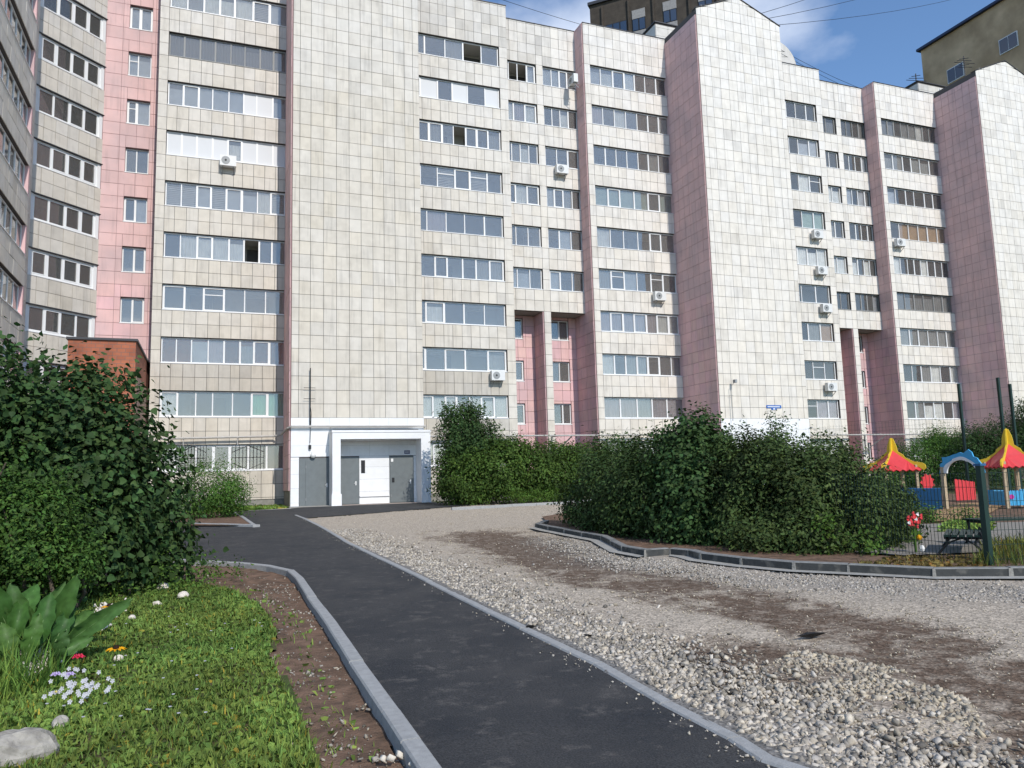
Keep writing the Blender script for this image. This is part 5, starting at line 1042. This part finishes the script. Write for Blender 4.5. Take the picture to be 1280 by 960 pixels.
for (u, v) in [(1198, 480), (1247, 472), (1262, 480)]:
    Y = 21.0 if u > 1200 else 23.0; x, z = onY(u, v, Y); u2 = u+0; pts.append((x, Y, z)); b = MB(); b.box(x-.045, x+.045, Y-.045, Y+.045, gz(x, Y), z); b.obj('fence_post', 'darkgreen', sf)
b = MB(); p0 = Vector((pts[0][0], 23.0, 0)); p1 = Vector((26.6, 30.0, 0))
for i in range(50): c = p0.lerp(p1, i/50); b.bar((c.x, c.y, .3), (c.x, c.y, 3.6), .004, .004)
for j in range(18): b.bar((p0.x, p0.y, .3+j*.19), (p1.x, p1.y, .3+j*.19), .004, .004)
b.obj('mesh_panel', 'darkgreen', sf)
def gazebo(cx, cy, half, eave, apex, rz, label, wallm, wall_label=None):
    z0 = gz(cx, cy)+.09; g = empty('play_gazebo', (cx, cy, z0), label, 'gazebo', None, rz); W_ = WM[g.name]
    h = half
    for sx, sy in ((-1, -1), (1, -1), (1, 1), (-1, 1)):
        b = MB(); b.box(sx*h*.82-.045, sx*h*.82+.045, sy*h*.82-.045, sy*h*.82+.045, 0, eave+.1); b.obj('post', 'wood', g, W_)
    mid = eave+(apex-eave)*.42
    prof = [(h*1.04, eave), (h*.52, eave+(mid-eave)*.62), (h*.12, mid+.14)]
    for k in range(4):
        Rk = W_ @ Matrix.Rotation(k*math.pi/2, 4, 'Z'); b = MB(); vs = []; n = 12
        for i in range(n+1):     # scalloped lower edge
            t = -1+2*i/n; vs.append((t*h*1.04, -h*1.04, eave-.05*abs(math.sin(i*math.pi/2)) - .04)); 
        top = [(-prof[1][0], -prof[1][0], prof[1][1]), (prof[1][0], -prof[1][0], prof[1][1]), (0, 0, mid+.2)]
        fs = []
        vs += top
        for i in range(n): fs.append((i, i+1, n+1 if i < n//2 else n+2))
        fs += [(n//2, n+2, n+1), (n+1, n+2, n+3)]; vs2 = [(x, y+.02, z-.02) for x, y, z in vs]; m_ = len(vs)
        b.add(vs+vs2, fs+[tuple(reversed([q+m_ for q in f])) for f in fs]); b.obj('roof_panel', 'red', g, Rk)
    for k in range(4):          # yellow flame-shaped fins on the hips, rising to a spire
        Rk = W_ @ Matrix.Rotation(k*math.pi/2+math.pi/4, 4, 'Z'); b = MB(); d = h*1.48
        pr = [(0, mid), (0, apex), (.09*half/.9, apex-.03), (.12, apex-.35*(apex-mid)), (.26*half, mid+.42*(apex-mid)), (.28*half, mid+.22*(apex-mid)), (.55*half, mid+.02), (.62*half, mid-.16*(mid-eave)), (d*.72, eave+.34*(mid-eave)+.06), (d*.80, eave+.20), (d*1.0, eave+.16), (d*1.10, eave+.10), (d*1.12, eave-.02), (d*1.04, eave-.08), (d*.9, eave+.02), (h*.6, eave+(mid-eave)*.45), (.1, mid)]
        b.prism([(x, z) for x, z in pr], -.02, .02); b.obj('roof_fin', 'yellow', g, Rk)
    for k in (0, 1, 2, 3):
        Rk = W_ @ Matrix.Rotation(k*math.pi/2, 4, 'Z')
        if k == 2: continue
        n = 14; hh_ = .52
        for i in range(n):
            a = -h*.78+2*h*.78*i/n; e = a+2*h*.78/n-.008; b = MB(); b.prism([(a, .08), (e, .08), (e, hh_-.04), ((a+e)/2, hh_), (a, hh_-.04)], -h*.84-.012, -h*.84+.012); b.obj('board', wallm, g, Rk)
    b = MB(); b.box(-h*.7, h*.7, h*.45, h*.72, .28, .32); b.obj('seat', 'wood', g, W_)
    if wallm == 'skyblue':
        b = MB(); b.prism([(-h*.62+.07*math.cos(q), .33+.07*math.sin(q)) for q in [k*math.pi/4 for k in range(8)]], -h*.84-.035, -h*.84-.014); b.obj('flower_ornament', mat('magenta', (.45, .03, .25), .5, .3), g, W_)
    return g
gx, gy = G(1270, 636, .1); gazebo(gx+.75, gy+.6, .56, 1.25, 2.32, R(-22), 'gazebo with red and yellow pagoda roof and sky blue boards at the right edge', 'skyblue')
qx, qy = G(1150, 652, .1); shrub('low_plants', 'low green plants in front of the dark blue board fence', 'plants', (qx, qy), [(qx, qy, .35, .7, .35, .25, 2), (qx+.9, qy-.3, .32, .4, .3, .18, 1), (qx-.6, qy-.4, .4, .5, .3, .3, 1)], 2600, .06, m='leafbright', clump=.1, stems=2)
gx, gy = G(1117, 634, .1); gazebo(gx+1.0, gy+.8, .60, 1.2, 2.2, R(-22), 'gazebo with red and yellow pagoda roof half hidden behind the hedge', 'navy')
# navy low wall in front of left gazebo
nb = empty('low_board_fence', (*G(1150, 634, .1), .3), 'low dark blue board fence between the hedge and the arch', 'fence'); pa = Vector(G(1122, 636, .1)); pb = Vector(G(1179, 637, .1))
for i in range(14):
    a = pa.lerp(pb, i/14); e = pa.lerp(pb, (i+.93)/14); z = gz(*a)+.1; b = MB(); d = (e-a).normalized(); nn = Vector((-d.y, d.x))*.012
    b.add([(a.x-nn.x, a.y-nn.y, z), (e.x-nn.x, e.y-nn.y, z), (e.x+nn.x, e.y+nn.y, z), (a.x+nn.x, a.y+nn.y, z), (a.x-nn.x, a.y-nn.y, z+.60), (e.x-nn.x, e.y-nn.y, z+.60), (e.x+nn.x, e.y+nn.y, z+.62), (a.x+nn.x, a.y+nn.y, z+.62)], [(3, 2, 1, 0), (4, 5, 6, 7), (0, 1, 5, 4), (1, 2, 6, 5), (2, 3, 7, 6), (3, 0, 4, 7)]); b.obj('board', 'navy', nb)
# dolphin arch
pa = Vector(G(1183, 636, .1)); pb = Vector(G(1232, 638, .1)); ang = math.atan2(pb.y-pa.y, pb.x-pa.x); Lw = (pb-pa).length
ar = empty('dolphin_arch', (pa.x, pa.y, gz(*pa)+.1), 'entrance arch shaped like two blue and white dolphins on wooden posts', 'arch', None, ang); W_ = WM[ar.name]
for s_ in (0, Lw): b = MB(); b.box(s_-.05, s_+.05, -.05, .05, 0, 1.22); b.obj('post', 'wood', ar, W_)
b = MB(); c0 = Lw/2; Ro = Lw/2+.10; Ri = Lw/2-.12; zc = 1.02
outer = [(c0+Ro*math.cos(R(t)), zc+Ro*.80*math.sin(R(t))) for t in range(180, -1, -9)]
def lump(i, p): 
    k = {3: .05, 5: .12, 6: .03, 10: .03, 12: .14, 13: .10, 15: .03}.get(i, 0); v = Vector((p[0]-c0, p[1]-zc)).normalized()*k; return (p[0]+v.x, p[1]+v.y)
outer = [lump(i, p) for i, p in enumerate(outer)]; inner = [(c0+(Ri+.06)*math.cos(R(t)), zc+(Ri+.06)*.80*math.sin(R(t))) for t in range(0, 181, 9)]
for i in range(20): b.prism([outer[i], outer[i+1], inner[19-i], inner[20-i]], -.02, .02)
b.obj('dolphin_back', 'skyblue', ar, W_)
b = MB(); o2 = [(c0+(Ri+.075+.03*math.sin(t*.09))*math.cos(R(t)), zc+(Ri+.075+.03*math.sin(t*.09))*.80*math.sin(R(t))) for t in range(180, -1, -9)]; i2 = [(c0+(Ri-.02)*math.cos(R(t)), zc+(Ri-.02)*.80*math.sin(R(t))) for t in range(0, 181, 9)]
for i in range(20): b.prism([o2[i], o2[i+1], i2[19-i], i2[20-i]], -.03, .03)
b.obj('dolphin_belly', 'white', ar, W_)
for s_, k in ((.28*Lw, 1), (.66*Lw, -1)): b = MB(); b.prism([(s_, zc+.33), (s_+.16*k, zc+.46), (s_+.03, zc+.42)], -.035, .035); b.obj('fin', 'white', ar, W_)
# red board and red leaf ornament
x, y = G(1193, 627, .1); z = gz(x, y)+.12; b = MB()
rb = empty('red_play_board', (x+1.0, y+.2, z), 'red slatted play board behind the dolphin arch', 'play board')
for i in range(6): b = MB(); a = x+.35+i*.16; zt = z+.74-.02*i; b.prism([(a, z), (a+.15, z), (a+.15, zt-.03), (a+.075, zt), (a, zt-.03)], y+.2, y+.23); b.obj('board', 'red', rb)
x, y = G(1173, 634, .1); zc = gz(x, y)+.85; b = MB(); b.prism([(x+.30*math.cos(R(t))*(1 if t % 40 else .72), zc+.28*math.sin(R(t))*(1 if t % 40 else .75)) for t in range(0, 360, 20)], y+.3, y+.33); b.box(x-.02, x+.02, y+.3, y+.33, zc-.8, zc-.2); b.obj('red_flower_ornament', 'red', label='red flower shaped board left of the arch post', cat='ornament')
# red spotted flower ornament on the bank
x, y = G(1145, 690, .1); z = gz(x, y)+.1; r0 = empty('garden_ornament', (x, y, z), 'red flower garden ornament with green stem beside the hedge', 'garden ornament')

for q in range(26):
    a = q*2.4; r_q = .03+.12*math.sqrt(q/26)*(1+.4*math.sin(q*1.7)); b = MB(); cx_, cz_ = x-.02+r_q*math.cos(a)*1.1, z+.50+r_q*math.sin(a)*.6
    b.prism([(cx_+.034*math.cos(k*1.05)*(1 if k % 2 else .6), cz_+.034*math.sin(k*1.05)*(1 if k % 2 else .6)) for k in range(6)], y-.05+.02*math.sin(q*3), y-.035+.02*math.sin(q*3)); b.obj('petal', 'red' if q % 12 else 'white', r0)
b = MB(); b.tube([(x, y, z), (x, y, z+.45)], .02, 6); b.obj('stalk', 'leafbright', r0)
for q in range(9):
    b = MB(); a = q*.7-2.8; b.add([(x, y, z+.2+q*.015), (x+.09*math.cos(a)-.02, y-.02, z+.28+.05*math.sin(a)), (x+.16*math.cos(a), y-.03, z+.30+.08*math.sin(a)), (x+.09*math.cos(a)+.03, y-.01, z+.24+.05*math.sin(a))], [(0, 1, 2, 3)]); b.obj('leaf', 'leafbright', r0)
b = MB(); sphere(b, (x+.06, y-.03, z+.22), .045, 8); b.obj('bud', 'petalyellow', r0); b = MB(); sphere(b, (x+.10, y-.03, z+.05), .04, 8, sz=1.4); b.obj('foot', 'white', r0)
# benches
def bench(x, y, rz, L_, label, hs=.45, back=True):
    z = gz(x, y)+.09; r = empty('park_bench', (x, y, z), label, 'bench', None, rz); W_ = WM[r.name]
    for i in range(5): b = MB(); b.box(0, L_, -.24+i*.10, -.16+i*.10, hs-.03, hs); b.obj('seat_slat', 'darkgreen', r, W_)
    for i in range(4 if back else 0): b = MB(); b.box(0, L_, .26+i*.02, .285+i*.02, hs+.04+i*.075, hs+.10+i*.075); b.obj('back_slat', 'darkgreen', r, W_)
    for s_ in (.08, L_-.08):
        b = MB(); b.tube([(s_, -.30, 0), (s_, -.16, .16), (s_, -.24, .34), (s_, -.26, hs-.04)], .022, 6); b.tube([(s_, .34, 0), (s_, .18, .18), (s_, .22, hs-.04)]+([(s_, .34, hs+.34)] if back else []), .022, 6); b.tube([(s_, -.26, hs-.05), (s_, .24, hs-.05)], .02, 6)
        if back: b.tube([(s_, .30, hs+.26), (s_, .0, hs+.30), (s_, -.30, hs+.22), (s_, -.36, hs+.12), (s_, -.30, hs+.05), (s_, -.24, hs+.10)], .02, 6); 
        b.tube([(s_, -.16, .16), (s_, 0, .25), (s_, .18, .18)], .015, 6); b.obj('leg', 'black', r, W_)
    return r
bx, by = G(1252, 686, .1); bench(bx+.15, by+.6, R(-18), 1.7, 'dark green bench behind the fence post at the right edge', hs=.44, back=False)
bx, by = G(1215, 694, .1); bench(bx-.05, by+.1, R(38), 1.3, 'low black iron bench end behind the fence beside the corner post', hs=.30, back=False)
